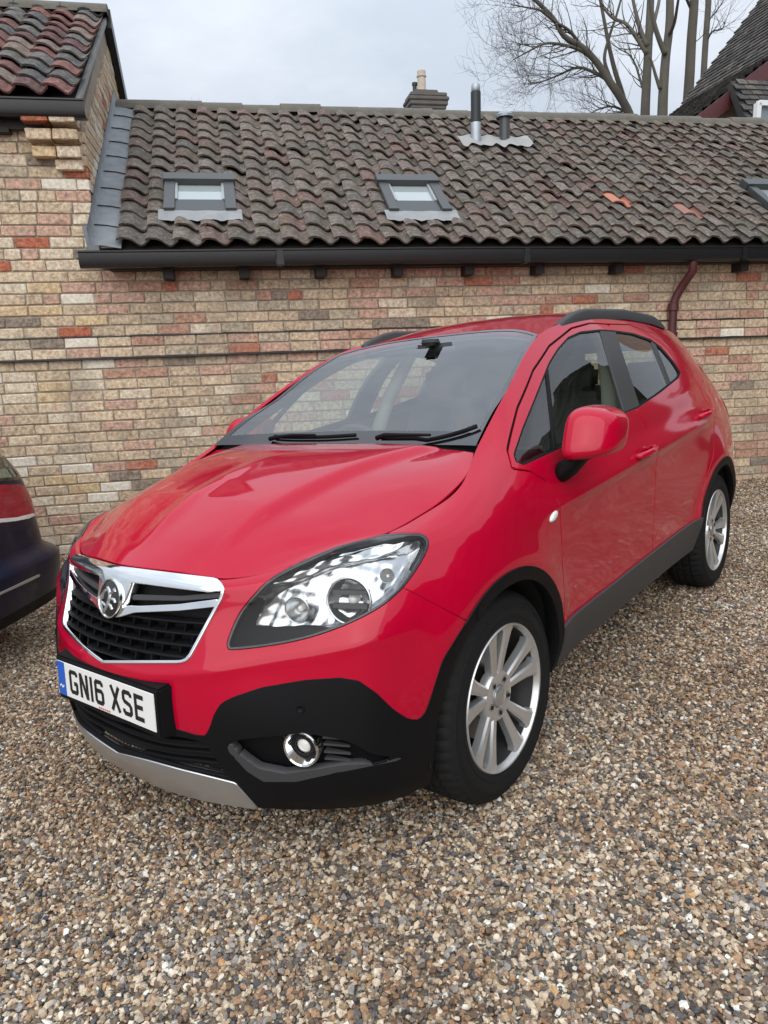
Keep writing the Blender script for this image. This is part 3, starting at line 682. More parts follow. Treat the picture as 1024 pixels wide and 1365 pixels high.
def make_wheel():
    """centre of the outer face at the origin, outer face towards +y, body of the wheel behind it"""
    w = empty('wheel')
    R, RR = .345, .2335
    # tyre: lathe with carved tread
    prof = [(.236, -.010), (.240, -.003), (.252, .001), (.275, .0045), (.300, .003), (.318, -.004), (.330, -.014), (.338, -.026), (.343, -.044)]
    tread = []
    ys = [-.044, -.060, -.063, -.070, -.073, -.100, -.103, -.110, -.113, -.140, -.143, -.150, -.153, -.170]
    dep = [0, 0, .007, .007, 0, 0, .007, .007, 0, 0, .007, .007, 0, 0]
    full = [(r, y, 0) for r, y in prof] + [(.345 - d, y, 1 if not d else 0) for y, d in zip(ys[1:], dep[1:])]
    full += [(.338, -.188, 0), (.318, -.208, 0), (.285, -.215, 0), (.240, -.205, 0)]
    n = 216; V = []
    for i in range(n):
        a = 2 * math.pi * i / n
        for r, y, t in full:
            rr = r
            if (t or (.333 < r < .344 and y > -.05)) and (i % 4 == 0): rr -= .006
            if .326 < r < .334 and y > -.02 and i % 4 == 0: rr -= .004
            V.append((rr * math.cos(a), y, rr * math.sin(a)))
    m = len(full); F = np.array([(i * m + q + 1, ((i + 1) % n) * m + q + 1, ((i + 1) % n) * m + q, i * m + q) for i in range(n) for q in range(m - 1)])
    ty = mk('tyre', V, F[:, ::-1], MT['rubber'], w); ty.data.set_sharp_from_angle(angle=math.radians(38))
    # sidewall rings in relief
    mb = MB()
    for r, y in ((.262, .0035), (.296, .0045), (.306, .003)):
        mb.lathe([(r - .002, y - .003), (r, y + .0012), (r + .002, y - .003)], 96, axis='y')
    mb.build('sidewall_rib', MT['rubber'], ty, smooth=True)
    rim = MB().lathe([(.2405, -.012), (.2400, -.002), (.2370, .0015), (.2325, .000), (.2290, -.008), (.2250, -.020)], 96, axis='y').build('rim', MT['alloy'], w, smooth=True, auto=40)
    MB().lathe([(.2255, -.018), (.2220, -.060), (.2130, -.085), (.2130, -.19), (.235, -.20)], 96, axis='y').build('rim_barrel', MT['barrel'], w, smooth=True, auto=40)
    # face: five pairs of spokes
    mb = MB()
    def spoke(a_in, a_out, win, wout):
        # cross-section is a low roof shape; path from hub to rim with dish
        st = [(.050, -.030, 0), (.085, -.026, .18), (.130, -.020, .45), (.175, -.013, .72), (.210, -.008, .92), (.2335, -.006, 1.0)]
        V = []
        for r, y, t in st:
            a = a_in + (a_out - a_in) * t; wd = (win + (wout - win) * t) * (1.9 if t == 1 else (1.15 if t > .9 else 1))
            c, s_ = math.cos(a), math.sin(a); tx, tz = -s_, c
            for off, dy in ((-.5, -.030), (-.5, -.006), (-.30, 0), (.30, 0), (.5, -.006), (.5, -.030)):
                V.append((r * c + tx * off * wd, y + dy, r * s_ + tz * off * wd))
        k = 6; F = [(i * k + j, i * k + (j + 1) % k, (i + 1) * k + (j + 1) % k, (i + 1) * k + j) for i in range(len(st) - 1) for j in range(k)]
        F += [tuple(range(k)), tuple((len(st) - 1) * k + j for j in range(k))]
        return V, F
    for i in range(5):
        a0 = math.pi / 2 + 2 * math.pi * i / 5
        for sg in (1, -1):
            V, F = spoke(a0 + sg * .20, a0 + sg * .225, .027, .046)
            MB().add(V, F).build('spoke', MT['alloy'], w, smooth=True, auto=25)
        # web that joins the pair at the rim
    hub = MB().lathe([(.088, -.060), (.086, -.036), (.080, -.028), (.066, -.024), (.040, -.026), (.036, -.030)], 40, axis='y').build('hub', MT['alloy'], w, smooth=True, auto=35)
    MB().lathe([(.036, -.034), (.034, -.022), (.028, -.018), (0, -.017)], 32, axis='y').build('centre_cap', MT['silver'], w, smooth=True, auto=35)
    for i in range(5):
        a = math.pi / 2 + 2 * math.pi * (i + .5) / 5
        o = (.057 * math.cos(a), 0, .057 * math.sin(a))
        MB().lathe([(.0125, -.0235), (.0125, -.028), (.008, -.0285), (.007, -.0225), (0, -.022)], 14, o=o, axis='y').build('wheel_bolt', MT['dark'], w, smooth=True, auto=35)
    MB().lathe([(.0, -.085), (.150, -.085), (.152, -.095), (.0, -.11)], 48, axis='y').build('brake_disc', MT['disc'], w, smooth=True, auto=30)
    MB().lathe([(.2, -.17), (.0, -.17)], 32, axis='y').build('wheel_backing', MT['dark'], w)
    return w

def build_grille(car, base, GRIL, bvh, front_hit, pix_hit):
    chrome, blk = MT['chrome'], MT['gloss_black']
    # recessed black backing
    base.clip(lambda V: GRIL(V) + .01).offset(-.055).both().build('grille_backing', MT['dark'], car)
    # chrome surround: ring inside the opening outline
    ring = base.clip(GRIL).clip(lambda V: .0085 - GRIL(V)).offset(.007).lip(.03); ring.both().build('grille_surround', chrome, car)
    # top bar: chrome, dips to the badge in the middle
    def fx(y, z):
        h = front_hit(max(abs(y), .001), z)[0]; return h.x if h else .8
    topbar = pixf([(60,738),(154,757),(210,764),(290,774),(297,780),(297,787),(280,789),(232,783),(178,776),(170,800),(160,815),(60,815)])
    tb = base.clip(GRIL).clip(topbar).clip(lambda V: V[:, 0] - .3).offset(.010).lip(.035); tb.both().build('grille_bar', chrome, car)
    low = pixf([(150,818),(172,808),(188,808.5),(240,806),(293,799),(290,808),(240,813.5),(180,816),(160,822),(60,822),(60,812)])
    base.clip(GRIL).clip(low).clip(lambda V: V[:, 0] - .3).offset(.006).lip(.03).both().build('grille_bar', chrome, car)
    mid = pixf([(174,793),(240,795),(294,791),(294,796),(240,800),(174,799)])
    base.clip(GRIL).clip(mid).clip(lambda V: V[:, 0] - .3).offset(-.006).lip(.03).both().build('grille_slat', MT['grey_plastic'], car)
    # honeycomb of slats and staggered fins below the bar
    G0 = GRIL
    def inside(y, z):
        h = front_hit(max(abs(y), .001), z)[0]
        if not h: return False
        return G0(np.array([[h.x, h.y, h.z]]))[0] > .006
    zs = np.arange(.632, .768, .029)
    for z in zs:
        ys = [y for y in np.linspace(-.40, .40, 81) if inside(y, z)]
        if len(ys) < 4: continue
        V = []
        for y in ys:
            x = fx(y, z) - .006
            V += [(x, y, z + .003), (x + .002, y, z), (x, y, z - .004), (x - .03, y, z - .006), (x - .03, y, z + .006)]
        k = 5; n = len(ys)
        F = [(i * k + j, i * k + (j + 1) % k, (i + 1) * k + (j + 1) % k, (i + 1) * k + j) for i in range(n - 1) for j in range(k)] + [tuple(range(k)), tuple((n - 1) * k + j for j in range(k))]
        MB().add(V, F).build('grille_slat', MT['black_plastic'], car)
    for r, z in enumerate(zs[:-1] if len(zs) > 1 else zs):
        zc = z + .0145
        for c in range(-8, 9):
            y = (c + .5 * (r % 2)) * .064
            if not inside(y, zc): continue
            x = fx(y, zc); tilt = .008
            V = [(x - .008, y - .003 - tilt * .5, zc - .0145), (x - .008, y + .003 - tilt * .5, zc - .0145), (x - .008, y + .003 + tilt, zc + .0145), (x - .008, y - .003 + tilt, zc + .0145)]
            V += [(a - .028, b, c2) for a, b, c2 in V]
            MB().add(V, [(0, 1, 2, 3), (4, 7, 6, 5), (0, 4, 5, 1), (1, 5, 6, 2), (2, 6, 7, 3), (3, 7, 4, 0)]).build('grille_fin', MT['black_plastic'], car)
    # badge: chrome ring, dark field, raised chrome creature shape made of curved strokes
    bz = .793; bx = fx(0, bz) + .012
    tilt = math.radians(-14)
    def T(p):   # local (right, up, out) on badge plane
        c, s_ = math.cos(tilt), math.sin(tilt)
        return (bx + p[2] * c + p[1] * s_ * 1.0, p[0], bz + p[1] * c - p[2] * s_)
    def lathe_b(prof, nm, mat, par):
        mb = MB().lathe(prof, 48, axis='z'); V = [T(v) for v in mb.V]; return MB().add(V, mb.F).build(nm, mat, par, smooth=True, auto=40)
    bd = lathe_b([(.060, -.03), (.060, .0), (.058, .005), (.055, .005), (.053, .001)], 'badge', chrome, car)
    lathe_b([(.0535, .0), (.03, .004), (0, .005)], 'badge_field', blk, bd)
    def stroke(pts, ws, h=.010):
        mb = MB(); pts = np.array(pts, float) * .001; V = []
        for i, p in enumerate(pts):
            t = pts[min(i + 1, len(pts) - 1)] - pts[max(i - 1, 0)]; t /= np.linalg.norm(t); nrm = np.array([-t[1], t[0]]); w_ = ws[i] * .001
            V += [T((*(p + nrm * w_), .003)), T((*p, h)), T((*(p - nrm * w_), .003))]
        F = [(i * 3 + j, i * 3 + j + 1, (i + 1) * 3 + j + 1, (i + 1) * 3 + j) for i in range(len(pts) - 1) for j in range(2)]
        mb.add(V, F).build('badge_emblem', MT['silver'], bd, smooth=True)
    stroke([(-18, -40), (-6, -22), (4, -2), (6, 14), (0, 26), (-10, 33)], [3, 7, 9, 8, 6, 3])
    stroke([(4, 12), (16, 22), (28, 32), (34, 24)], [3, 6, 5, 2])
    stroke([(5, -4), (18, 2), (30, 0), (38, -8)], [3, 5, 5, 2])
    stroke([(0, -14), (14, -20), (24, -30)], [3, 6, 3])
    stroke([(-4, 24), (-20, 22), (-30, 12), (-30, -4)], [3, 5, 5, 2])
    stroke([(-10, -24), (-24, -18), (-36, -14)], [3, 4, 2])

def build_lamps(car, base, HEAD, fog, intake, f_front, pix_hit, pixf):
    def both_obj(surf, name, mat, par=None):
        a = surf.build(name, mat, par[0] if par else car); b = surf.mirror().build(name, mat, par[1] if par else car); return a, b
    lens = base.clip(HEAD)
    lamp = both_obj(lens.lip(.01), 'headlamp', MT['lens'])
    rim = base.clip(HEAD).clip(lambda V: .006 - HEAD(V)).offset(.0006).lip(.03)
    both_obj(rim, 'lamp_seal', MT['gloss_black'], lamp)
    # housing: dished surface behind the lens
    hs = base.clip(lambda V: HEAD(V) + .008)
    d = np.clip((HEAD(hs.V) + .008) / .055, 0, 1)
    pxx = cpix(hs.V)
    hs.V = hs.V - hs.N * (.008 + .05 * d**.7)[:, None] + np.array([-1., 0, 0]) * (.02 * d)[:, None]
    # dark lower inner bezel versus bright reflector
    dark = pixf([(290,880),(290,800),(335,790),(356,800),(342,832),(375,834),(420,832),(440,836),(475,846),(400,880)])
    top = lambda V: np.minimum(.015 + .016 * np.clip((cpix(V)[:, 0] - 520) / 50, 0, 1) - HEAD(V), ((cpix(V) - np.array([303, 862])) @ np.array([-.468, -.884])) * PXM + np.clip((cpix(V)[:, 0] - 520) / 40, 0, 1) * .12)
    black = hs.clip(dark); both_obj(black, 'lamp_bezel', MT['black_plastic'], lamp)
    edgeb = hs.clip(neg(dark)).clip(top); both_obj(edgeb, 'lamp_bezel', MT['grey_plastic'], lamp)
    ref = hs.clip(neg(dark)).clip(neg(top)); q = cpix(ref.V)
    tri = lambda t: np.abs((t % 1) * 2 - 1)
    ref.V = ref.V + np.array([1., .2, 0]) * ((.007 * tri((q[:, 0] + .45 * q[:, 1]) / 24.0) + .004 * tri((q[:, 1] - .2 * q[:, 0]) / 19.0)) * np.clip(HEAD(ref.V) / .03, 0, 1))[:, None]
    for i_, sf_ in enumerate((ref, ref.mirror())): mk('lamp_reflector', sf_.V, sf_.T, MT['reflector'], lamp[i_], smooth=True)
    # bowls
    def bowl(u, v, R, depth, nm, nrm_mix, inner):
        p, n = pix_hit(u, v); p = np.array(p); n = np.array(n)
        ax = np.array([1., .25, .0]) * nrm_mix + n * (1 - nrm_mix); ax /= np.linalg.norm(ax)
        up = np.array([0, 0, 1.]); a = np.cross(up, ax); a /= np.linalg.norm(a); b = np.cross(ax, a)
        c = p - n * .030
        for sg, par in ((1, lamp[0]), (-1, lamp[1])):
            k = np.array([1, sg, 1.])
            prof = [(R * 1.06, .004), (R * 1.0, .010), (R * .95, .004), (R * .8, -depth * .4), (R * .55, -depth * .75), (R * .25, -depth)]
            mb = MB().lathe(prof, 36); V = [(c + a * q[0] + b * q[1] + ax * q[2]) * k for q in mb.V]
            MB().add(V, mb.F).build(nm, MT['reflector'], par, smooth=True)
            mb = MB().lathe([(R * .26, -depth), (R * .24, -depth * .5), (R * .16, -depth * .35), (0, -depth * .3)], 20); V = [(c + a * q[0] + b * q[1] + ax * q[2]) * k for q in mb.V]
            MB().add(V, mb.F).build('bulb', MT[inner], par, smooth=True)
            # cross bars in the bowl
            for zz in inner and (.35, -.25) if nm == 'dipped_beam_bowl' else ():
                V = []
                for s_ in (-1, 1):
                    for hz in (-.012, .012):
                        for dd in (0, -depth * .5):
                            q = (s_ * R * .8, zz * R + hz * .5, dd); V.append((c + a * q[0] + b * q[1] + ax * q[2]) * k)
                MB().add(V, [(0, 1, 3, 2), (4, 6, 7, 5), (0, 4, 5, 1), (2, 3, 7, 6), (0, 2, 6, 4), (1, 5, 7, 3)]).build('lamp_fin', MT['grey_plastic'], par)
    bowl(464, 797, .062, .05, 'dipped_beam_bowl', .7, 'white_lens')
    bowl(393, 812, .036, .03, 'main_beam_bowl', .8, 'amber')
    bowl(520, 762, .020, .02, 'indicator_bowl', .5, 'amber')
    # fog lamps
    fogz = amin(pixf(fog), f_front)
    q = base.clip(lambda V: fogz(V) + .006); d = np.clip((fogz(q.V) + .006) / .026, 0, 1)
    q.V = q.V - q.N * (.004 + .035 * d)[:, None]
    pocket = both_obj(q, 'fog_lamp_pocket', MT['black_plastic'])
    shelf = base.clip(amin(pixf([(303,998),(308,990),(318,1004),(345,1024),(380,1031),(440,1022),(500,1012),(545,1010),(500,1019),(440,1031),(395,1041),(352,1041),(330,1027)]), f_front)).offset(.004).lip(.03)
    both_obj(shelf, 'fog_lamp_trim', MT['grey_plastic'])
    p, n = pix_hit(402, 999); p = np.array(p); n = np.array(n)
    ax = n * .6 + np.array([1, 0, 0]) * .4; ax /= np.linalg.norm(ax); a = np.cross([0, 0, 1.], ax); a /= np.linalg.norm(a); b = np.cross(ax, a)
    c = p - n * .012
    for i, sg in enumerate((1, -1)):
        k = np.array([1, sg, 1.])
        def put(prof, nm, mat, par, nn=36):
            mb = MB().lathe(prof, nn); V = [(c + a * q[0] + b * q[1] + ax * q[2]) * k for q in mb.V]
            return MB().add(V, mb.F).build(nm, MT[mat], par, smooth=True, auto=45)
        fo = put([(.052, -.03), (.053, .008), (.050, .014), (.045, .012), (.036, -.012), (.028, -.02)], 'fog_lamp', 'chrome', car)
        put([(.029, -.02), (.026, -.006), (.021, -.004)], 'fog_lamp_ring', 'dark', fo)
        put([(.021, -.010), (.012, -.004), (0, -.002)], 'fog_lamp_lens', 'white_lens', fo)
        for zz in (-.028, -.008, .014, .034):
            for s_ in (-1, 1):
                V = []
                for q0 in (.056, .125 if s_ > 0 else .10):
                    for hz in (-.003, .003):
                        for dd in (-.034, -.012 if q0 < .1 else -.03):
                            q = (s_ * q0, zz + hz - .1 * abs(q0) * (1 if s_ > 0 else 0), dd); V.append((c + a * q[0] + b * q[1] + ax * q[2]) * k)
                MB().add(V, [(0, 1, 3, 2), (4, 6, 7, 5), (0, 4, 5, 1), (2, 3, 7, 6), (0, 2, 6, 4), (1, 5, 7, 3)]).build('fog_lamp_slat', MT['grey_plastic'], pocket[i])
        # parking sensor
        h, nn_ = pix_hit(401, 944); h = np.array(h); nn_ = np.array(nn_); aa = np.cross([0, 0, 1.], nn_); aa /= np.linalg.norm(aa); bb = np.cross(nn_, aa)
        mb = MB().lathe([(.011, .002), (.011, .0065), (.009, .0068), (.0088, .0045), (0, .006)], 20)
        MB().add([(h + aa * q[0] + bb * q[1] + nn_ * q[2]) * k for q in mb.V], mb.F).build('parking_sensor', MT['black_plastic'], car, smooth=True)
    # lower air intake: recess and slats
    iz = amin(pixf(intake), f_front)
    q = base.clip(lambda V: iz(V) + .006); q.V = q.V - q.N * .03; q.both().build('intake_backing', MT['dark'], car)
    for dz in (.345, .375, .405):
        st = base.clip(lambda V: iz(V) + .003).clip(lambda V: .0045 - np.abs(V[:, 2] - dz - .06 * V[:, 1]**2)).offset(-.008)
        if len(st.T): st.lip(.02).both().build('intake_slat', MT['black_plastic'], car)

GLYPH = {  # strokes on a 50 x 79 cell
 'G': [[(44,60),(44,68),(38,72),(12,72),(7,66),(7,13),(12,7),(38,7),(43,13),(43,36),(27,36)]],
 'N': [[(7,0),(7,79)],[(9,76),(41,3)],[(43,0),(43,79)]],
 '1': [[(7,0),(7,79)]],
 '6': [[(42,60),(42,67),(37,72),(13,72),(7,66),(7,13),(13,7),(37,7),(43,13),(43,38),(37,44),(9,44)]],
 'X': [[(5,1),(45,78)],[(45,1),(5,78)]],
 'S': [[(43,60),(43,66),(37,72),(13,72),(7,66),(7,50),(13,43),(37,36),(43,29),(43,13),(37,7),(13,7),(7,13),(7,20)]],
 'E': [[(7,0),(7,79)],[(7,72),(46,72)],[(7,41),(42,41)],[(7,7),(46,7)]],
}
def build_plate(car, front_hit):
    # flat plate on a black bracket
    cx = front_hit(0.001, .50)[0].x; X0 = .868; zc = .517; tilt = math.radians(3)
    def T(y, z, o=0): return (X0 + o - math.tan(tilt) * z, y, zc + z)
    mb = MB()
    # bracket: bevelled tray wider than the plate, wraps back to the bumper
    V = [T(-.275, -.075, -.002), T(.275, -.075, -.002), T(.275, .068, -.002), T(-.275, .068, -.002), T(-.295, -.085, -.09), T(.295, -.085, -.09), T(.295, .085, -.09), T(-.295, .085, -.09)]
    mb.add(V, [(0, 1, 2, 3), (0, 4, 5, 1), (1, 5, 6, 2), (2, 6, 7, 3), (3, 7, 4, 0)])
    mb.build('plate_bracket', MT['black_plastic'], car, bevel=.006)
    V = [T(y, z, o) for o in (-.001, .0025) for (y, z) in ((-.26, -.0555), (.26, -.0555), (.26, .0555), (-.26, .0555))]
    pl = MB().add(V, [(0, 3, 2, 1), (4, 5, 6, 7), (0, 1, 5, 4), (1, 2, 6, 5), (2, 3, 7, 6), (3, 0, 4, 7)]).build('number_plate', MT['white_plate'], car, bevel=.0012)
    # text runs left to right as read from the front: from -y to +y
    def stroke(pts, w, x0, z0, sc=1.0, o=.0034, name='plate_character', mat='ink', tgt=None):
        mb = tgt or MB()
        pts = [np.array(p, float) for p in pts]
        for i, (p, q) in enumerate(zip(pts[:-1], pts[1:])):
            d = (q - p) / (np.linalg.norm(q - p) + 1e-9); n = np.array([-d[1], d[0]]) * w / 2
            e0 = d * (w * .22 if i else 0); e1 = d * (w * .22 if i < len(pts) - 2 else 0)
            c4 = [p - e0 - n, q + e1 - n, q + e1 + n, p - e0 + n]; oo = o + .00012 * (i % 2)
            mb.add([T(x0 + v[0] * .001 * sc, z0 + v[1] * .001 * sc, oo) for v in c4], [(0, 1, 2, 3)])
        return mb
    x = -.190
    for k, chh in enumerate('GN16 XSE'):
        if chh == ' ': x += .026; continue
        mb = MB()
        for j, st in enumerate(GLYPH[chh]): stroke(st, 13.5, x, -.0395, tgt=mb, o=.0032 + .0003 * j)
        mb.build('plate_character', MT['ink'], pl)
        x += .025 if chh == '1' else .0605
    V = [T(y, z, .0030) for (y, z) in ((-.2595, -.055), (-.215, -.055), (-.215, .055), (-.2595, .055))]
    MB().add(V, [(0, 1, 2, 3)]).build('plate_band', MT['blue_plate'], pl)
    # pale device low on the blue band, too small to read in the picture
    mb = MB(); stroke([(0, 8), (10, 14), (18, 6), (26, 14)], 5, -.252, -.035, tgt=mb, o=.0036); mb.build('band_mark', MT['white_plate'], pl)
    mb = MB()
    for q in range(6): mb.add([T(-.03 + q * .011 + a, -.0515 + b, .0033) for a, b in ((0, 0), (.008, 0), (.008, .005), (0, .005))], [(0, 1, 2, 3)])
    mb.build('dealer_line', MT['red_ink'], pl)

def rounded_block(c, d, mat, name, parent, lvl=2, taper=None, R=None, bev=.03):
    mb = MB().box((0, 0, 0), d); o = mb.build(name, mat, parent, smooth=True, bevel=bev, seg=3)
    me = o.data
    for v in me.vertices:
        p = Vector(v.co)
        if taper:
            t = (p.z / d[2]) + .5; s = 1 + (taper - 1) * t; p.x *= 1; p.y *= s
        if R is not None: p = Matrix(R) @ p
        v.co = p + Vector(c)
    return o
def build_interior(car):
    def roty(a): return ((math.cos(a), 0, math.sin(a)), (0, 1, 0), (-math.sin(a), 0, math.cos(a)))
    sm = MT['seat']
    for y in (.36, -.36):
        s = rounded_block((-1.15, y, .62), (.52, .50, .16), sm, 'front_seat', car, bev=.05)
        rounded_block((-1.50, y, .93), (.14, .50, .62), sm, 'seat_back', s, taper=.86, R=roty(math.radians(-18)), bev=.05)
        rounded_block((-1.62, y, 1.315), (.09, .27, .19), sm, 'headrest', s, R=roty(math.radians(-12)), bev=.035)
        for dy in (-.06, .06): MB().tube([(-1.59, y + dy, 1.18), (-1.61, y + dy, 1.26)], .007, 8).build('headrest_post', MT['silver'], s, smooth=True)
    s = rounded_block((-2.15, 0, .66), (.5, 1.25, .18), sm, 'rear_seat', car, bev=.05)
    rounded_block((-2.50, 0, .95), (.16, 1.25, .56), sm, 'seat_back', s, taper=.95, R=roty(math.radians(-20)), bev=.05)
    for y in (-.42, 0, .42): rounded_block((-2.62, y, 1.27), (.08, .26, .15), sm, 'headrest', s, R=roty(math.radians(-12)), bev=.03)
    # dashboard: swept profile
    prof = [(-.24, 1.085), (-.42, 1.105), (-.62, 1.085), (-.74, 1.04), (-.78, .95), (-.72, .80), (-.60, .60), (-.24, .60)]
    mb = MB(); ys = np.linspace(-.70, .70, 15); V = []
    for y in ys:
        hump = .035 * math.exp(-((y + .36) / .2)**2)
        for i, (x, z) in enumerate(prof): V.append((x, y, z + (hump if i in (1, 2) else 0) - .02 * (abs(y) / .7)**4))
    k = len(prof); F = [(i * k + j, i * k + j + 1, (i + 1) * k + j + 1, (i + 1) * k + j) for i in range(14) for j in range(k - 1)]
    mb.add(V, F).build('dashboard', MT['dash'], car, smooth=True)
    # steering wheel on the car's right
    c = np.array([-.86, -.36, .98]); ax = np.array([-math.cos(.45), 0, math.sin(.45)]); a = np.array([0, 1., 0]); b = np.cross(ax, a)
    mb = MB(); mb.tube([c + a * .185 * math.cos(t) + b * .185 * math.sin(t) for t in np.linspace(0, 2 * math.pi, 41)], .016, 8, cap=False)
    for t in (0.1, math.pi - .1, -math.pi / 2): mb.tube([c, c + (a * math.cos(t) + b * math.sin(t)) * .18], [(.03, .012), (.018, .010)], 8)
    mb.tube([c - ax * .0, c - ax * .35], .035, 10)
    mb.build('steering_wheel', MT['dash'], car, smooth=True)
    rounded_block((-.99, 0, 1.48), (.035, .22, .06), MT['dash'], 'interior_mirror', car, bev=.015)
    rounded_block((-.96, 0, 1.515), (.10, .08, .03), MT['dash'], 'mirror_mount', car, bev=.015)
    # pillar trims / door cards seen through the glass
    for sg in (1, -1):
        MB().tube([(-1.36, sg * .70, 1.02), (-1.46, sg * .655, 1.25), (-1.60, sg * .57, 1.50)], [(.05, .03), (.045, .03), (.04, .03)], 8).build('pillar_trim', MT['beige'], car, smooth=True)
        MB().add([(-.40, sg * .79, .45), (-2.35, sg * .79, .45), (-2.35, sg * .735, 1.22), (-1.4, sg * .765, 1.135), (-.40, sg * .775, 1.03)], [(0, 1, 2, 3, 4)]).build('door_card', MT['dash'], car)
    mb = MB().box((-1.3, 0, .36), (2.6, 1.5, .05)); mb.build('floor_pan', MT['dark'], car)
    MB().box((-.75, 0, .62), (.5, .24, .35)).build('centre_console', MT['dash'], car, bevel=.03)
    # slip of paper behind the screen
    # load cover
    MB().box((-2.86, 0, 1.02), (.5, 1.2, .02)).build('load_cover', MT['dash'], car)
    # aerial and wiper on the tailgate are out of sight from the front
    MB().tube([(-2.72, 0, 1.565), (-2.78, 0, 1.60), (-2.86, 0, 1.64)], [.012, .006, .004], 8).build('roof_aerial', MT['black_plastic'], car, smooth=True)
# ================================================================== yard and buildings
WD = 6.1                                                   # distance of the brick wall plane from the camera foot
Wd = np.array([math.cos(WALLYAW), math.sin(WALLYAW), 0]); Wn = np.array([-Wd[1], Wd[0], 0])
def W3(s, dep, z): return Wd * s + Wn * dep + np.array([0, 0, z])
def wl(u, v, dep=WD):
    o, r = wray(u, v); t = (dep - o @ Wn) / (r @ Wn); p = o + r * t; return p @ Wd, p[2]
def atS(u, v, s):
    o, r = wray(u, v); t = (s - o @ Wd) / (r @ Wd); p = o + r * t; return p @ Wn, p[2]
def yard_rise(dep):                                         # gravel banked against the wall
    t = np.clip((dep - 5.25) / (WD - 5.25), 0, 1); return .13 * t * t * (3 - 2 * t)
def yard_z(x, y):
    return -(GN[0] * (x - CARX) + GN[1] * (y - CARY)) / GN[2] + yard_rise(x * Wn[0] + y * Wn[1])
# ---- materials
def island_or_object(N, per_object):
    if per_object: return N.n('ShaderNodeObjectInfo').outputs['Random']
    return N.n('ShaderNodeNewGeometry').outputs['Random Per Island']
def ramp(N, fac, stops, interp='CONSTANT'):
    r = N.n('ShaderNodeValToRGB'); r.color_ramp.interpolation = interp; el = r.color_ramp.elements
    while len(el) < len(stops): el.new(.5)
    for e, (p, c) in zip(el, stops): e.position = p; e.color = c_(c)
    N.l(fac, r.inputs[0]); return r.outputs[0]
def brick_mat(name, per_object, stops):
    N = Nodes(name); rnd = island_or_object(N, per_object); N.set(Roughness=.92); N.b.inputs['Specular IOR Level'].default_value = .2
    colr = ramp(N, rnd, stops)
    pos = N.n('ShaderNodeNewGeometry').outputs['Position']
    n1 = N.n('ShaderNodeTexNoise', {'Scale': 38, 'Detail': 6, 'Roughness': .7}); n2 = N.n('ShaderNodeTexNoise', {'Scale': 2.2, 'Detail': 4, 'Roughness': .6}); n3 = N.n('ShaderNodeTexNoise', {'Scale': 9, 'Detail': 4})
    for n in (n1, n2, n3): N.l(pos, n.inputs['Vector'])
    m1 = N.n('ShaderNodeMixRGB', {0: .75, 2: (.5, .5, .5, 1)}, blend_type='OVERLAY'); N.l(colr, m1.inputs[1]); sh = N.n('ShaderNodeMapRange', {'From Min': .25, 'From Max': .72}); N.l(n1.outputs['Fac'], sh.inputs[0]); N.l(sh.outputs[0], m1.inputs[2])
    # soot and lichen stains
    s = N.n('ShaderNodeMapRange', {'From Min': .52, 'From Max': .72, 'To Min': 0, 'To Max': .55}); N.l(n2.outputs['Fac'], s.inputs[0])
    m2 = N.n('ShaderNodeMixRGB', {2: (.22, .18, .14, 1)}); N.l(s.outputs[0], m2.inputs[0]); N.l(m1.outputs[0], m2.inputs[1])
    s3 = N.n('ShaderNodeMapRange', {'From Min': .60, 'From Max': .75, 'To Min': 0, 'To Max': .6}); N.l(n3.outputs['Fac'], s3.inputs[0])
    m3 = N.n('ShaderNodeMixRGB', {2: (.42, .36, .27, 1)}); N.l(s3.outputs[0], m3.inputs[0]); N.l(m2.outputs[0], m3.inputs[1])
    N.l(m3.outputs[0], N.b.inputs['Base Color'])
    bp = N.n('ShaderNodeBump', {'Strength': .6, 'Distance': .004}); N.l(n1.outputs['Fac'], bp.inputs['Height']); N.l(bp.outputs[0], N.b.inputs['Normal'])
    return N.m
CREAM, BUFF, PINK, RED, DKRED, PALE, GREY, OLIVE = (.63,.52,.39), (.53,.41,.285), (.50,.325,.245), (.40,.135,.08), (.30,.11,.08), (.74,.67,.55), (.26,.21,.165), (.43,.355,.26)
STOPS_H = [(0, CREAM), (.20, BUFF), (.40, (.62,.48,.34)), (.56, PINK), (.72, PALE), (.80, OLIVE), (.87, RED), (.92, (.58,.43,.26)), (.97, GREY)]
STOPS_O = [(0, BUFF), (.16, PINK), (.34, OLIVE), (.48, (.48,.37,.26)), (.62, (.56,.43,.30)), (.74, (.42,.25,.18)), (.85, (.42,.17,.11)), (.90, (.46,.29,.21)), (.925, GREY), (.945, CREAM), (.978, PALE)]
MT['brick_h'] = brick_mat('gault_brick', True, STOPS_H); MT['brick_o'] = brick_mat('mixed_brick', True, STOPS_O)
MT['brick_hs'] = brick_mat('gault_brick_far', False, STOPS_H); MT['brick_os'] = brick_mat('mixed_brick_far', False, STOPS_O)
MT['mortar'] = simple('mortar', (.33, .28, .22), .95, bump=.8, bscale=120, var=.35, vscale=3)
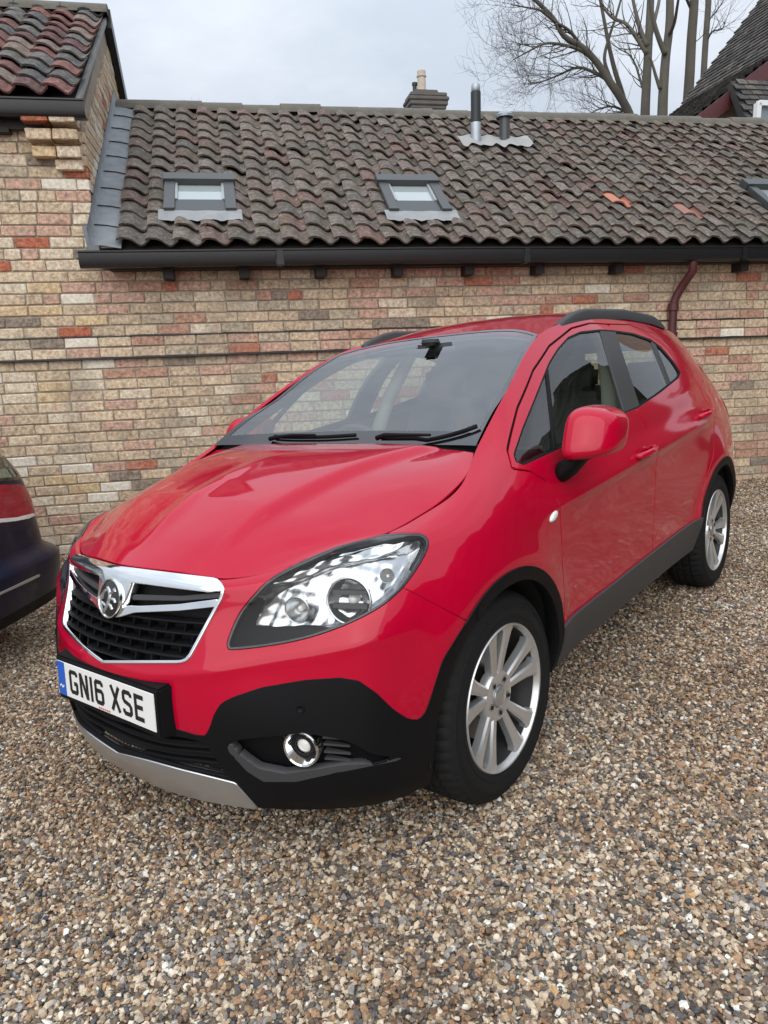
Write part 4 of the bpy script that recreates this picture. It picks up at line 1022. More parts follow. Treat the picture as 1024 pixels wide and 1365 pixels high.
def tile_mat(name, per_object, stops, mosscol=(.085,.088,.05), moss=.62, lich=.6):
    N = Nodes(name); rnd = island_or_object(N, per_object); N.set(Roughness=.9); N.b.inputs['Specular IOR Level'].default_value = .25
    colr = ramp(N, rnd, stops)
    pos = N.n('ShaderNodeNewGeometry').outputs['Position']
    n1 = N.n('ShaderNodeTexNoise', {'Scale': 30, 'Detail': 7, 'Roughness': .7}); n2 = N.n('ShaderNodeTexNoise', {'Scale': 7, 'Detail': 5, 'Roughness': .65}); n3 = N.n('ShaderNodeTexNoise', {'Scale': 24, 'Detail': 6, 'Roughness': .75})
    for n in (n1, n2, n3): N.l(pos, n.inputs['Vector'])
    m1 = N.n('ShaderNodeMixRGB', {0: .7}, blend_type='OVERLAY'); N.l(colr, m1.inputs[1]); sh = N.n('ShaderNodeMapRange', {'From Min': .28, 'From Max': .72}); N.l(n1.outputs['Fac'], sh.inputs[0]); N.l(sh.outputs[0], m1.inputs[2])
    s = N.n('ShaderNodeMapRange', {'From Min': .50, 'From Max': .66, 'To Min': 0, 'To Max': moss}); N.l(n2.outputs['Fac'], s.inputs[0])
    m2 = N.n('ShaderNodeMixRGB', {2: c_(mosscol)}); N.l(s.outputs[0], m2.inputs[0]); N.l(m1.outputs[0], m2.inputs[1])
    s3 = N.n('ShaderNodeMapRange', {'From Min': .56, 'From Max': .66, 'To Min': 0, 'To Max': lich}); N.l(n3.outputs['Fac'], s3.inputs[0])
    m3 = N.n('ShaderNodeMixRGB', {2: (.34, .34, .30, 1)}); N.l(s3.outputs[0], m3.inputs[0]); N.l(m2.outputs[0], m3.inputs[1])
    N.l(m3.outputs[0], N.b.inputs['Base Color'])
    bp = N.n('ShaderNodeBump', {'Strength': .7, 'Distance': .006}); N.l(n1.outputs['Fac'], bp.inputs['Height']); N.l(bp.outputs[0], N.b.inputs['Normal'])
    return N.m
TSTOPS = [(0, (0.140,0.113,0.100)), (.18, (0.151,0.115,0.099)), (.34, (0.120,0.103,0.092)), (.50, (0.162,0.133,0.116)), (.62, (0.145,0.102,0.089)), (.74, (0.148,0.125,0.106)), (.84, (0.175,0.147,0.129)), (.92, (0.167,0.107,0.091)), (.97, (0.120,0.106,0.096))]
TSTOPS_H = [(0, (.16,.075,.07)), (.2, (.12,.06,.06)), (.38, (.13,.12,.115)), (.55, (.19,.085,.075)), (.7, (.10,.095,.095)), (.85, (.2,.15,.13))]
MT['tile_o'] = tile_mat('pantile_grey', True, TSTOPS); MT['tile_os'] = tile_mat('pantile_grey_far', False, TSTOPS)
MT['tile_h'] = tile_mat('pantile_red', True, TSTOPS_H, moss=.35); MT['tile_hs'] = tile_mat('pantile_red_far', False, TSTOPS_H, moss=.35)
MT['tile_new'] = simple('new_tile', (.46, .185, .125), .85, var=.2, vscale=20)
MT['tile_newish'] = simple('newish_tile', (.30, .15, .12), .88, var=.3, vscale=20)
MT['ridge'] = simple('ridge_tile', (.13, .12, .10), .92, bump=.6, bscale=60, var=.5, vscale=8)
MT['lead'] = simple('lead', (.20, .215, .23), .6, metal=.1, bump=.5, bscale=18, var=.5, vscale=9)
MT['gutter'] = simple('black_gutter', (.012, .012, .014), .35, var=.3, vscale=4)
MT['timber_dark'] = simple('dark_timber', (.02, .017, .015), .7)
MT['maroon'] = simple('maroon_paint', (.085, .022, .024), .45, bump=.2, bscale=60, var=.3, vscale=9)
MT['alu'] = simple('grey_aluminium', (.075, .08, .08), .4, metal=.3)
MT['lead_dull'] = simple('lead_dull', (.17, .175, .18), .75, bump=.4, bscale=40, var=.4, vscale=9)
MT['lead_light'] = simple('lead_light', (.27, .285, .29), .7, bump=.4, bscale=40, var=.4, vscale=9)
MT['alu_light'] = simple('light_aluminium', (.40, .41, .41), .4, metal=.5)
MT['skyglass'] = simple('roof_glass', (.35, .40, .40), .05, spec=.9, coat=1)
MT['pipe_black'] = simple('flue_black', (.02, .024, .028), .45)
MT['pipe_zinc'] = simple('flue_zinc', (.38, .42, .46), .4, metal=.5, var=.2, vscale=10)
MT['pot'] = simple('clay_pot', (.55, .47, .38), .9, var=.25, vscale=6)
MT['bark'] = simple('bark', (.105, .096, .08), .95, bump=.8, bscale=14, var=.45, vscale=1.5)
MT['cement'] = simple('cement', (.33, .33, .32), .9, var=.25, vscale=7)

# ---- ground (one sheet to the horizon)
def build_ground():
    N = Nodes('gravel_bed'); N.set(Roughness=.95); pos = N.n('ShaderNodeNewGeometry').outputs['Position']
    vo = N.n('ShaderNodeTexVoronoi', {'Scale': 75}); N.l(pos, vo.inputs['Vector']); w = N.n('ShaderNodeSeparateColor'); N.l(vo.outputs['Color'], w.inputs[0])
    c = ramp(N, w.outputs[0], [(0, (.10,.075,.05)), (.2, (.20,.15,.10)), (.4, (.13,.12,.11)), (.55, (.26,.20,.13)), (.7, (.16,.10,.065)), (.82, (.30,.26,.20)), (.93, (.42,.38,.32))])
    N.l(c, N.b.inputs['Base Color'])
    bp = N.n('ShaderNodeBump', {'Strength': .9, 'Distance': .01}); bp.invert = True; N.l(vo.outputs['Distance'], bp.inputs['Height']); N.l(bp.outputs[0], N.b.inputs['Normal'])
    xs = np.unique(np.concatenate([np.linspace(-400, -8, 12), np.linspace(-8, 9, 69), np.linspace(9, 400, 12)]))
    ys = np.unique(np.concatenate([np.linspace(-300, -4, 10), np.linspace(-4, 9, 66), np.linspace(9, 500, 14)]))
    V = [(x, y, float(yard_z(x, y)) if abs(x) < 10 and -5 < y < 10 else float(yard_z(np.clip(x, -10, 10), np.clip(y, -5, 10)))) for x in xs for y in ys]
    ny = len(ys); F = np.array([(i * ny + j, (i + 1) * ny + j, (i + 1) * ny + j + 1, i * ny + j + 1) for i in range(len(xs) - 1) for j in range(ny - 1)])
    g = mk('gravel_ground', V, F, N.m); tag(g, kind='structure'); return g
def pebble_mat():
    N = Nodes('pebble'); N.set(Roughness=.75); N.b.inputs['Specular IOR Level'].default_value = .35
    rnd = N.n('ShaderNodeObjectInfo').outputs['Random']
    c = ramp(N, rnd, [(0, (0.353,0.254,0.159)), (.09, (0.176,0.136,0.101)), (.18, (0.494,0.384,0.260)), (.27, (0.118,0.113,0.111)), (.36, (0.353,0.215,0.127)), (.44, (0.588,0.486,0.360)), (.52, (0.235,0.203,0.175)), (.60, (0.423,0.271,0.164)), (.67, (0.318,0.299,0.281)), (.74, (0.682,0.576,0.435)), (.81, (0.176,0.113,0.080)), (.86, (0.517,0.441,0.339)), (.905, (0.776,0.689,0.562)), (.945, (0.059,0.056,0.058)), (.965, (0.541,0.328,0.159)), (.98, (0.833,0.850,0.774))])
    pos = N.n('ShaderNodeNewGeometry').outputs['Position']; n1 = N.n('ShaderNodeTexNoise', {'Scale': 170, 'Detail': 4}); N.l(pos, n1.inputs['Vector'])
    m1 = N.n('ShaderNodeMixRGB', {0: .55}, blend_type='OVERLAY'); N.l(c, m1.inputs[1]); N.l(n1.outputs['Fac'], m1.inputs[2])
    # broad patches, warmer and greyer, as gravel lies
    n2 = N.n('ShaderNodeTexNoise', {'Scale': 1.1, 'Detail': 3}); N.l(pos, n2.inputs['Vector'])
    m2 = N.n('ShaderNodeMixRGB', {2: (.80,.74,.68,1)}, blend_type='MULTIPLY'); s = N.n('ShaderNodeMapRange', {'From Min': .4, 'From Max': .65}); N.l(n2.outputs['Fac'], s.inputs[0]); N.l(s.outputs[0], m2.inputs[0]); N.l(m1.outputs[0], m2.inputs[1])
    N.l(m2.outputs[0], N.b.inputs['Base Color']); return N.m
def build_gravel():
    """loose stones over the yard in view: geometry nodes scatter on a patch of the ground"""
    me = bpy.data.meshes.new('gravel'); xs = np.linspace(-4.6, 8.2, 139); ys = np.linspace(.15, 8.3, 90); V = []; 
    V = [(x, y, float(yard_z(x, y))) for x in xs for y in ys]; ny = len(ys); F = []
    dens = []
    for i in range(len(xs) - 1):
        for j in range(ny - 1):
            cx, cy = (xs[i] + xs[i + 1]) / 2, (ys[j] + ys[j + 1]) / 2
            q = wpix(np.array([[cx, cy, float(yard_z(cx, cy))]]))[0]; dep = cx * Wn[0] + cy * Wn[1]
            if (-60 < q[0] < 1090 and 560 < q[1] < 1440 or cx > .8 and .8 < cy) and dep < WD + .02: F.append((i * ny + j, (i + 1) * ny + j, (i + 1) * ny + j + 1, i * ny + j + 1))
    me.from_pydata(V, [], F); o = bpy.data.objects.new('gravel', me); col.objects.link(o)
    bmx = bmesh.new(); bmx.from_mesh(me); bmesh.ops.delete(bmx, geom=[v for v in bmx.verts if not v.link_faces], context='VERTS'); bmx.to_mesh(me); bmx.free()
    at_ = me.attributes.new('dens', 'FLOAT', 'FACE')
    for p in me.polygons:
        d = math.hypot(p.center.x, p.center.y); d += 0 if wpix(np.array(p.center))[0][0] < 1090 else 3; at_.data[p.index].value = float(np.interp(d, [1.0, 2.2, 3.5, 5, 8], [1.0, 1.0, .8, .62, .5]))
    mat = pebble_mat(); me.materials.append(mat)
    ng = bpy.data.node_groups.new('gravel', 'GeometryNodeTree')
    ng.interface.new_socket('Geometry', in_out='INPUT', socket_type='NodeSocketGeometry'); ng.interface.new_socket('Geometry', in_out='OUTPUT', socket_type='NodeSocketGeometry')
    def n(t, ins=None, **k):
        nd = ng.nodes.new(t)
        for a, b in k.items(): setattr(nd, a, b)
        for a, b in (ins or {}).items(): nd.inputs[a].default_value = b
        return nd
    l = ng.links.new
    gi, go = n('NodeGroupInput'), n('NodeGroupOutput')
    na = n('GeometryNodeInputNamedAttribute', {'Name': 'dens'}, data_type='FLOAT')
    mu = n('ShaderNodeMath', {1: GRAVEL_DENS}, operation='MULTIPLY'); l(na.outputs[0], mu.inputs[0])
    ds = n('GeometryNodeDistributePointsOnFaces', {'Seed': 3}); l(gi.outputs[0], ds.inputs['Mesh']); l(mu.outputs[0], ds.inputs['Density'])
    gi_ = n('GeometryNodeGeometryToInstance')
    for k in range(6):
        ico = n('GeometryNodeMeshIcoSphere', {'Radius': 1.0, 'Subdivisions': 2 if k % 2 else 1})
        ps = n('GeometryNodeInputPosition'); ad = n('ShaderNodeVectorMath', {1: (k * 7.3, k * 3.1, k * 5.7)}, operation='ADD'); l(ps.outputs[0], ad.inputs[0])
        nz = n('ShaderNodeTexNoise', {'Scale': .85, 'Detail': 1.0}); l(ad.outputs[0], nz.inputs['Vector'])
        sb = n('ShaderNodeVectorMath', {1: (.5, .5, .5)}, operation='SUBTRACT'); l(nz.outputs['Color'], sb.inputs[0])
        sc = n('ShaderNodeVectorMath', {'Scale': 1.7}, operation='SCALE'); l(sb.outputs[0], sc.inputs[0])
        sp = n('GeometryNodeSetPosition'); l(ico.outputs['Mesh'], sp.inputs['Geometry']); l(sc.outputs[0], sp.inputs['Offset'])
        tr = n('GeometryNodeTransform', {'Scale': [(1.25, .9, .62), (1.0, .95, .7), (1.45, .8, .5), (1.05, .75, .75), (1.2, 1.0, .45), (.95, .8, .6)][k]}); l(sp.outputs[0], tr.inputs['Geometry'])
        sm = n('GeometryNodeSetMaterial', {'Material': mat}); l(tr.outputs[0], sm.inputs['Geometry'])
        ss = n('GeometryNodeSetShadeSmooth', {'Shade Smooth': False}); l(sm.outputs[0], ss.inputs['Geometry'])
        l(ss.outputs[0], gi_.inputs[0])
    ip = n('GeometryNodeInstanceOnPoints'); l(ds.outputs['Points'], ip.inputs['Points']); l(gi_.outputs[0], ip.inputs['Instance']); ip.inputs['Pick Instance'].default_value = True
    rr = n('FunctionNodeRandomValue', {0: (-.7, -.7, 0), 1: (.7, .7, 6.28)}, data_type='FLOAT_VECTOR'); l(rr.outputs[0], ip.inputs['Rotation'])
    rs = n('FunctionNodeRandomValue', data_type='FLOAT'); rs.inputs[2].default_value = 0.0; rs.inputs[3].default_value = 1.0
    pw = n('ShaderNodeMath', {1: 2.2}, operation='POWER'); l(rs.outputs[1], pw.inputs[0])
    mr = n('ShaderNodeMapRange', {'From Min': 0, 'From Max': 1, 'To Min': .0043, 'To Max': .0112}); l(pw.outputs[0], mr.inputs[0]); l(mr.outputs[0], ip.inputs['Scale'])
    tp = n('GeometryNodeTranslateInstances', {'Translation': (0, 0, .003)}); tp.inputs['Local Space'].default_value = False
    rz = n('FunctionNodeRandomValue', {0: (0, 0, -.003), 1: (0, 0, .009)}, data_type='FLOAT_VECTOR', ); rz.inputs['Seed'].default_value = 9
    l(rz.outputs[0], tp.inputs['Translation']); l(ip.outputs[0], tp.inputs[0]); 
    l(tp.outputs[0], go.inputs[0])
    md = o.modifiers.new('stones', 'NODES'); md.node_group = ng
    tag(o, 'loose mixed brown, grey and white flint gravel covering the yard', 'gravel', kind='stuff')
    return o
GRAVEL_DENS = 14500

# ---- masonry
CO, BL = .0815, .2455            # course height, brick pitch
rb = random.Random(11)
def brick_mesh(name, L, Hh, D, mat, seed):
    r = random.Random(seed); bm = bmesh.new(); bmesh.ops.create_cube(bm, size=1)
    for v in bm.verts: v.co = Vector((v.co.x * L, v.co.y * D, v.co.z * Hh))
    bmesh.ops.subdivide_edges(bm, edges=[e for e in bm.edges if abs(e.verts[0].co.x - e.verts[1].co.x) > .01], cuts=1)
    bmesh.ops.bevel(bm, geom=[e for e in bm.edges if e.calc_face_angle(0) > .5 and min(v.co.y for v in e.verts) < 0], offset=.005, segments=1, affect='EDGES')
    for v in bm.verts:
        v.co += Vector((r.uniform(-.003, .003), r.uniform(-.002, .002), r.uniform(-.0025, .0025)))
    me = bpy.data.meshes.new(name); bm.to_mesh(me); bm.free(); me.materials.append(mat); return me
# outline of the red car and bonnet in the picture, to tell which bricks show
CAR_OUT = np.array([(70,860),(100,740),(130,690),(200,625),(300,590),(420,500),(520,440),(620,425),(740,418),(880,430),(960,530),(975,640),(900,780),(500,1000),(70,960)], float)
NAV_OUT = np.array([(-50,590),(8,596),(30,625),(46,650),(50,700),(80,735),(80,790),(-50,820)], float)
def build_buildings():
    s_c = wl(119, 240)[0]                     # house corner
    z_gut = wl(512, 341, WD - .25)[1]         # gutter of the low range
    z_wtop = z_gut + .02
    z_hgut = wl(60, 142, WD - .18)[1]
    z0 = -.45
    houses = {}
    rootH = empty('brick_house', W3(s_c - 1.2, WD, float(yard_z(*W3(s_c - 1.2, WD, 0)[:2]))), (0, 0, WALLYAW)); tag(rootH, 'taller cream brick house with red pantile roof and black gutter, adjoining the low range', 'house')
    rootO = empty('brick_outbuilding', W3(1.8, WD, float(yard_z(*W3(1.8, WD, 0)[:2]))), (0, 0, WALLYAW)); tag(rootO, 'long low brick range with mossy pantile roof and three roof windows behind the red car', 'outbuilding')
    oH = np.array([s_c - 1.2, WD, rootH.location.z]); oO = np.array([1.8, WD, rootO.location.z])
    SL, SR = s_c - 3.2, 7.4
    # mortar backing = the wall itself
    wallH = MB(); dpt = 3.6
    apex = atS(143, 20, s_c + .03)            # depth, z of the gable apex
    t_h = (apex[1] - z_hgut) / (apex[0] - (WD - .1))
    pitch_h = math.atan(t_h)
    rear = 2 * apex[0] - WD
    # gable-ended solid, front face 14 mm behind the brick faces
    z_step = wl(512, 465)[1]
    gpoly = [(WD + .023, z0), (rear, z0), (rear, z_hgut - .05), (apex[0], apex[1] - .08), (WD + .007, z_hgut - .05), (WD + .007, z_step), (WD + .023, z_step)]
    wallH.prism([(p[0] - oH[1], p[1] - oH[2]) for p in gpoly], 'x', SL - oH[0], s_c - .014 - oH[0])
    wH = wallH.build('wall', MT['mortar'], rootH)
    wallO = MB().prism([(.023, z0 - oO[2]), (2.4, z0 - oO[2]), (2.4, z_wtop + .1 - oO[2]), (.007, z_wtop + .1 - oO[2]), (.007, z_step - oO[2]), (.023, z_step - oO[2])], 'x', s_c - .012 - oO[0], SR - oO[0])
    wO = wallO.build('wall', MT['mortar'], rootO)
    for w_, o_, a_, b_ in ((wH, oH, SL, s_c - .013), (wO, oO, s_c - .012, SR)):
        MB().box(((a_ + b_) / 2 - o_[0], .04, z_step + CO - o_[2]), (b_ - a_, .095, 2 * CO)).build('mortar_band', MT['mortar'], w_)
    for w_, o_, a_, b_ in ((wH, oH, SL, s_c - .013), (wO, oO, s_c - .012, SR)):  # black strips draw the shaded crack lines along the wall's steps
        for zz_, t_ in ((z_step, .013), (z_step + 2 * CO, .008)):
            MB().box(((a_ + b_) / 2 - o_[0], .02, zz_ - o_[2]), (b_ - a_, .085, t_)).build('crack_shade_strip', MT['pipe_black'], w_)
    # bricks
    meshes = {}
    def get(L, key, house):
        k = (round(L, 3), key, house)
        if k not in meshes: meshes[k] = brick_mesh('brick', L, CO - .011, .07, MT['brick_h' if house else 'brick_o'], hash(k) & 1023)
        return meshes[k]
    rows = int((z_hgut - z0) / CO) + 1
    zoff = (z_step - z0) % CO                  # put a bed joint on the step line
    cand = []
    for k in range(rows):
        zc = z0 + zoff - CO + (k + .5) * CO
        s = SL + rb.uniform(-.2, 0) + (k % 2) * BL * .5
        end = SR if zc < z_wtop - .02 else s_c
        hdr = rb.random() < .12
        while s < end:
            L = BL - .010
            if hdr and rb.random() < .5 or rb.random() < .06: L = BL * .5 - .010
            if end == s_c and s + L > s_c: L = s_c - s
            if L < .05: break
            c = s + L / 2
            jut = -.005 * rb.random() + (.016 if zc < z_step else (-.002 if zc > z_step + 2 * CO else -.017))
            
            cand.append((c, L, zc, jut)); s += L + .010
    P = np.array([W3(c, WD, z) for c, L, z, j in cand]); px = wpix(P)
    vis = (px[:, 0] > -25) & (px[:, 0] < 1050) & (px[:, 1] > 120) & (px[:, 1] < 760) & (sd_poly(px, CAR_OUT) < 12) & (sd_poly(px, NAV_OUT) < 0)
    cnt = {True: 0, False: 0}; order = np.argsort(-np.where(vis, CF / (P @ Wn + 1e-3 + 0 * px[:, 0]) * 1 - .2 * np.abs(P @ Wd - 1.5), -1e9))
    far = {True: [], False: []}; ONE = set()
    # the bricks that show largest are objects of their own, the rest one part
    for i in order:
        c, L, z, j = cand[i]; house = c < s_c
        if vis[i] and cnt[house] < 300: cnt[house] += 1; ONE.add(i)
    for i, (c, L, z, j) in enumerate(cand):
        house = c < s_c; org = oH if house else oO
        if i in ONE:
            o = bpy.data.objects.new('brick', get(L, rb.randrange(4), house)); col.objects.link(o); o.parent = wH if house else wO
            o.location = (c - org[0], j + .035 , z - org[2]); o.rotation_euler = (rb.gauss(0, .006), rb.gauss(0, .006), rb.gauss(0, .004))
        else: far[house].append((c - org[0], j + .035, z - org[2], L))
    for house in (True, False):
        mb = MB()
        for c, y, z, L in far[house]: mb.box((c, y, z), (L, .07, CO - .011))
        if house:   # gable bricks
            r2 = random.Random(5)
            for k in range(rows + 16):
                zc = z0 + zoff - CO + (k + .5) * CO
                if zc < 1.9: continue
                dep = WD + .002 + (k % 2) * BL * .5
                while dep < apex[0] + 1.2:
                    L = BL - .01; lim = z_hgut + min(dep - WD, 2 * apex[0] - WD - dep) * t_h - .12
                    if zc < lim: mb.box((s_c - .031 - oH[0] - .004 * r2.random(), dep + L / 2 - oH[1], zc - oH[2]), (.06, L, CO - .011))
                    dep += BL
        o = mb.build('brickwork', MT['brick_hs' if house else 'brick_os'], wH if house else wO); o['kind'] = 'stuff'
    # corbelled kneeler under the house gutter at the corner
    for k, (u, v, w, out) in enumerate(((85, 165, .37, .16), (86, 186, .36, .12), (88, 207, .34, .08), (96, 222, .20, .04))):
        s1, zz = wl(116, v)
        nb = 2 if w > .3 else 1
        for q in range(nb):
            Lq = w / nb - .01
            o = bpy.data.objects.new('corbel_brick', brick_mesh('corbel_brick', Lq, CO - .011, .12 + out, MT['brick_h'], k * 3 + q)); col.objects.link(o); o.parent = wH
            o.location = (s_c - .02 - w + (q + .5) * w / nb - oH[0], -(out) / 2 + .05, zz - oH[2])
    # ---- roofs
    wid, gauge = .200, .218
    def pantile(mat, w=wid, Ln=.285):
        nx, V, F = 12, [], []
        for j, t in enumerate((0, .5, 1)):
            for i in range(nx + 1):
                a = i / nx; x = (a - .5) * (w + .035)
                zz = .029 * math.sin(2 * math.pi * (a * 1.0 + .02)) * (1 if a < .55 else 1.0) + .006 * math.cos(4 * math.pi * a)
                V.append((x, (t - .04) * Ln, zz + (1 - t) * .030))
        for j in range(2):
            for i in range(nx): F.append((j * (nx + 1) + i, j * (nx + 1) + i + 1, (j + 1) * (nx + 1) + i + 1, (j + 1) * (nx + 1) + i))
        b = len(V)
        for i in range(nx + 1): x, y, zz = V[i]; V.append((x, y + .003, zz - .016))
        for i in range(nx): F.append((i, b + i, b + i + 1, i + 1))
        me = bpy.data.meshes.new('roof_tile'); me.from_pydata(V, [], F); me.polygons.foreach_set('use_smooth', np.ones(len(me.polygons), dtype=bool)); me.set_sharp_from_angle(angle=math.radians(45))
        me.materials.append(mat); return me, V, F
    def lay_tiles(root, org, sA, sB, depE, zE, pit, length, mat_o, mat_s, limit, skip=None, special=None, seed=1):
        r = random.Random(seed); ct, st = math.cos(pit), math.sin(pit); m1, V0, F0 = pantile(MT[mat_o]); mnew = None
        rowsn = int(length / gauge) + 1; colsn = int((sB - sA) / wid) + 1
        deck = MB(); 
        a, b = (sA - org[0], depE - org[1], zE - org[2] - .03), (sB - org[0], depE - org[1], zE - org[2] - .03)
        top = (0, length * ct, length * st)
        deck.add([a, b, tuple(np.add(b, top)), tuple(np.add(a, top)), (a[0], a[1], a[2] - .05), (b[0], b[1], b[2] - .05), tuple(np.add(b, top) - (0, 0, .05)), tuple(np.add(a, top) - (0, 0, .05))], [(0, 1, 2, 3), (4, 7, 6, 5), (0, 4, 5, 1), (1, 5, 6, 2), (2, 6, 7, 3), (3, 7, 4, 0)])
        roof = deck.build('roof', MT['timber_dark'], root)
        L = []
        for j in range(rowsn):
            sag = .0
            for i in range(colsn):
                s = sA + (i + .5) * wid; q = j * gauge
                if q > length - .08: continue
                if skip and skip(s, q): continue
                L.append((s, q, i, j))
        pts = np.array([W3(s, depE + q * ct, zE + q * st) for s, q, i, j in L]); px = wpix(pts)
        vis = (px[:, 0] > -20) & (px[:, 0] < 1045) & (px[:, 1] > -20)
        order = [k for k in np.argsort([q + (0 if v else 100) for (s, q, i, j), v in zip(L, vis)], kind='stable')][:limit]; one = set(int(k) for k in order if vis[k])
        V, F = [], []
        for k, (s, q, i, j) in enumerate(L):
            q2 = q + r.gauss(0, .006) + .012 * math.sin(s * 1.3 + j); lift = .018 + abs(r.gauss(0, .004)); rz = r.gauss(0, .034); rx = pit + r.gauss(0, .02)
            loc = np.array([s + r.gauss(0, .004) - org[0], depE + q2 * ct - lift * st - org[1], zE + q2 * st + lift * ct - org[2]])
            R = Matrix.Rotation(rx, 3, 'X') @ Matrix.Rotation(rz, 3, 'Z')
            if k in one:
                sp = special and special(s, q)
                o = bpy.data.objects.new('roof_tile', m1); col.objects.link(o); o.parent = roof; o.location = loc; o.rotation_euler = R.to_euler()
                if sp:
                    mnew = m1.copy(); mnew.materials[0] = MT['tile_new' if sp == 1 else 'tile_newish']
                    o.data = mnew
            else:
                b_ = len(V); Rn = np.array(R); V += [tuple(Rn @ np.array(v) + loc) for v in V0]; F += [tuple(x + b_ for x in f) for f in F0]
        if V:
            o = mk('tiling', V, F, MT[mat_s], roof); o.data.set_sharp_from_angle(angle=math.radians(45)); o['kind'] = 'stuff'
        return roof
    # low range: pitch 35
    pit = math.radians(35); tp = math.tan(pit); depE = WD - .225; zE = z_gut + .085
    def rf(u, v):
        o, r = wray(u, v); t = (zE - o[2] + tp * (o @ Wn - depE)) / (r[2] - tp * (r @ Wn)); p = o + r * t; return p @ Wd, (p @ Wn - depE) / math.cos(pit)
    Ls = rf(600, 156)[1]
    sky_px = [((224, 249), (310, 249), (318, 293), (217, 293)), ((500, 250), (576, 250), (603, 293), (518, 293)), ((972, 241), (1075, 243), (1120, 282), (1010, 280))]
    wins = []
    for q in sky_px:
        pp = [rf(*c) for c in q]; ss = (pp[0][0] + pp[3][0]) / 2, (pp[1][0] + pp[2][0]) / 2; wins.append((ss[0], ss[1], (pp[2][1] + pp[3][1]) / 2, (pp[0][1] + pp[1][1]) / 2))
    wins[2] = (wins[2][0], wins[2][0] + (wins[1][1] - wins[1][0]), wins[1][2], wins[1][3])
    def skip(s, q):
        for a, b, c, d in wins:
            if a + .02 < s < b - .02 and c - .20 < q < d - .05: return True
        return False
    n1, n2 = rf(828, 275), rf(920, 286)
    spec = lambda s, q: 1 if abs(s - n1[0]) < wid * .5 and abs(q + .12 - n1[1]) < gauge * .5 else (2 if abs(s - n2[0]) < wid * .5 and abs(q + .12 - n2[1]) < gauge * .5 else 0)
    s_fl = s_c + .20
    roofO = lay_tiles(rootO, oO, s_fl, SR, depE, zE, pit, Ls, 'tile_o', 'tile_os', 300, skip, spec)
    ct, st = math.cos(pit), math.sin(pit)
    def on_roof(s, q, h=0, org=oO): return (s - org[0], depE + q * ct - h * st - org[1], zE + q * st + h * ct - org[2])
    # ridge tiles
    for i in range(int((SR - s_c) / .40)):
        s = s_c + .02 + i * .40; c = on_roof(s, Ls, 0); jz = rb.gauss(0, .006)
        mb = MB(); prof = []
        V = []
        for x in (0, .415):
            for k in range(9):
                a = math.pi * k / 8; V.append((c[0] + x, c[1] + .02 + .115 * math.cos(a), c[2] - .03 + jz + .105 * math.sin(a) + (.006 if x else 0)))
        F = [(k, k + 1, 9 + k + 1, 9 + k) for k in range(8)] + [tuple(range(9)), tuple(9 + k for k in range(9))[::-1]]
        o = mb.add(V, F).build('ridge_tile', MT['ridge'], roofO, smooth=True, auto=40)
    # rear slope (out of sight but closes the roof)
    c0, c1 = on_roof(s_c, Ls), on_roof(SR, Ls)
    MB().add([c0, c1, (c1[0], c1[1] + 3.2, c1[2] - 2.2), (c0[0], c0[1] + 3.2, c0[2] - 2.2)], [(0, 1, 2, 3)]).build('rear_slope', MT['tile_os'], roofO)
    # gutter: ogee box section, with joints and brackets
    def gutter(root, org, sA, sB, z, dep0, nm='gutter', drop=0.0):
        prof = [(0.0, -.055), (-.012, -.060), (-.075, -.060), (-.098, -.045), (-.105, -.020), (-.105, .040), (-.113, .046), (-.113, .056), (-.104, .058), (-.098, .052), (-.098, -.02), (-.075, -.045), (-.010, -.045), (0, -.04)]
        V = []
        ns = 24
        for i in range(ns + 1):
            s = sA + (sB - sA) * i / ns
            for y, h in prof: V.append((s - org[0], dep0 + y - org[1], z + h - org[2] + .004 * math.sin(s * 1.1)))
        k = len(prof); F = [(i * k + j, (i + 1) * k + j, (i + 1) * k + j + 1, i * k + j + 1) for i in range(ns) for j in range(k - 1)]
        F += [tuple(range(k)), tuple(ns * k + j for j in range(k))]
        g = MB().add(V, F).build(nm, MT['gutter'], root, smooth=True, auto=30)
        s = sA + 1.45
        while s < sB:
            MB().box((s - org[0], dep0 - .055 - org[1], z - .006 - org[2]), (.06, .112, .116)).build('gutter_joint', MT['gutter'], g, bevel=.006); s += 2.0
        return g
    gutter(rootO, oO, wl(105, 345, WD - .25)[0], SR, z_gut, WD - .155)
    MB().box(((s_c + SR) / 2 - oO[0] + .04, -.138, z_gut + .01 - oO[2]), (SR - s_c - .02, .03, .15)).build('fascia', MT['timber_dark'], rootO)
    MB().box(((s_c + SR) / 2 - oO[0] + .06, -.06, z_gut - .058 - oO[2]), (SR - s_c - .06, .15, .02)).build('soffit', MT['timber_dark'], rootO)
    for u in (225, 325, 425, 527, 620, 712, 816, 980):
        s = wl(u, 356)[0]; MB().box((s - oO[0], -.06, z_gut - .10 - oO[2]), (.08, .15, .075)).build('rafter_end', MT['timber_dark'], rootO, bevel=.004)
    # lead flashing between gable and roof, laid in lapped pieces
    nq = 9
    for i in range(nq):
        q0, q1 = -.06 + (Ls + .06) * i / nq, -.06 + (Ls + .06) * (i + 1) / nq + .05
        h = .045
        V = [on_roof(s_c + .001, q0, h + .12), on_roof(s_c + .004, q0, h), on_roof(s_c + .10, q0, h - .008), on_roof(s_fl + .01, q0, h - .03), on_roof(s_c + .001, q1, h + .11), on_roof(s_c + .004, q1, h - .012), on_roof(s_c + .10, q1, h - .02), on_roof(s_fl + .01, q1, h - .042)]
        F = [(0, 1, 5, 4), (1, 2, 6, 5), (2, 3, 7, 6)]
        MB().add(V, F).build('lead_flashing', MT['lead'], roofO, smooth=True)
    # the apron foot of the flashing where it meets the house wall
    a = on_roof(s_c - .10, -.02, .02); 
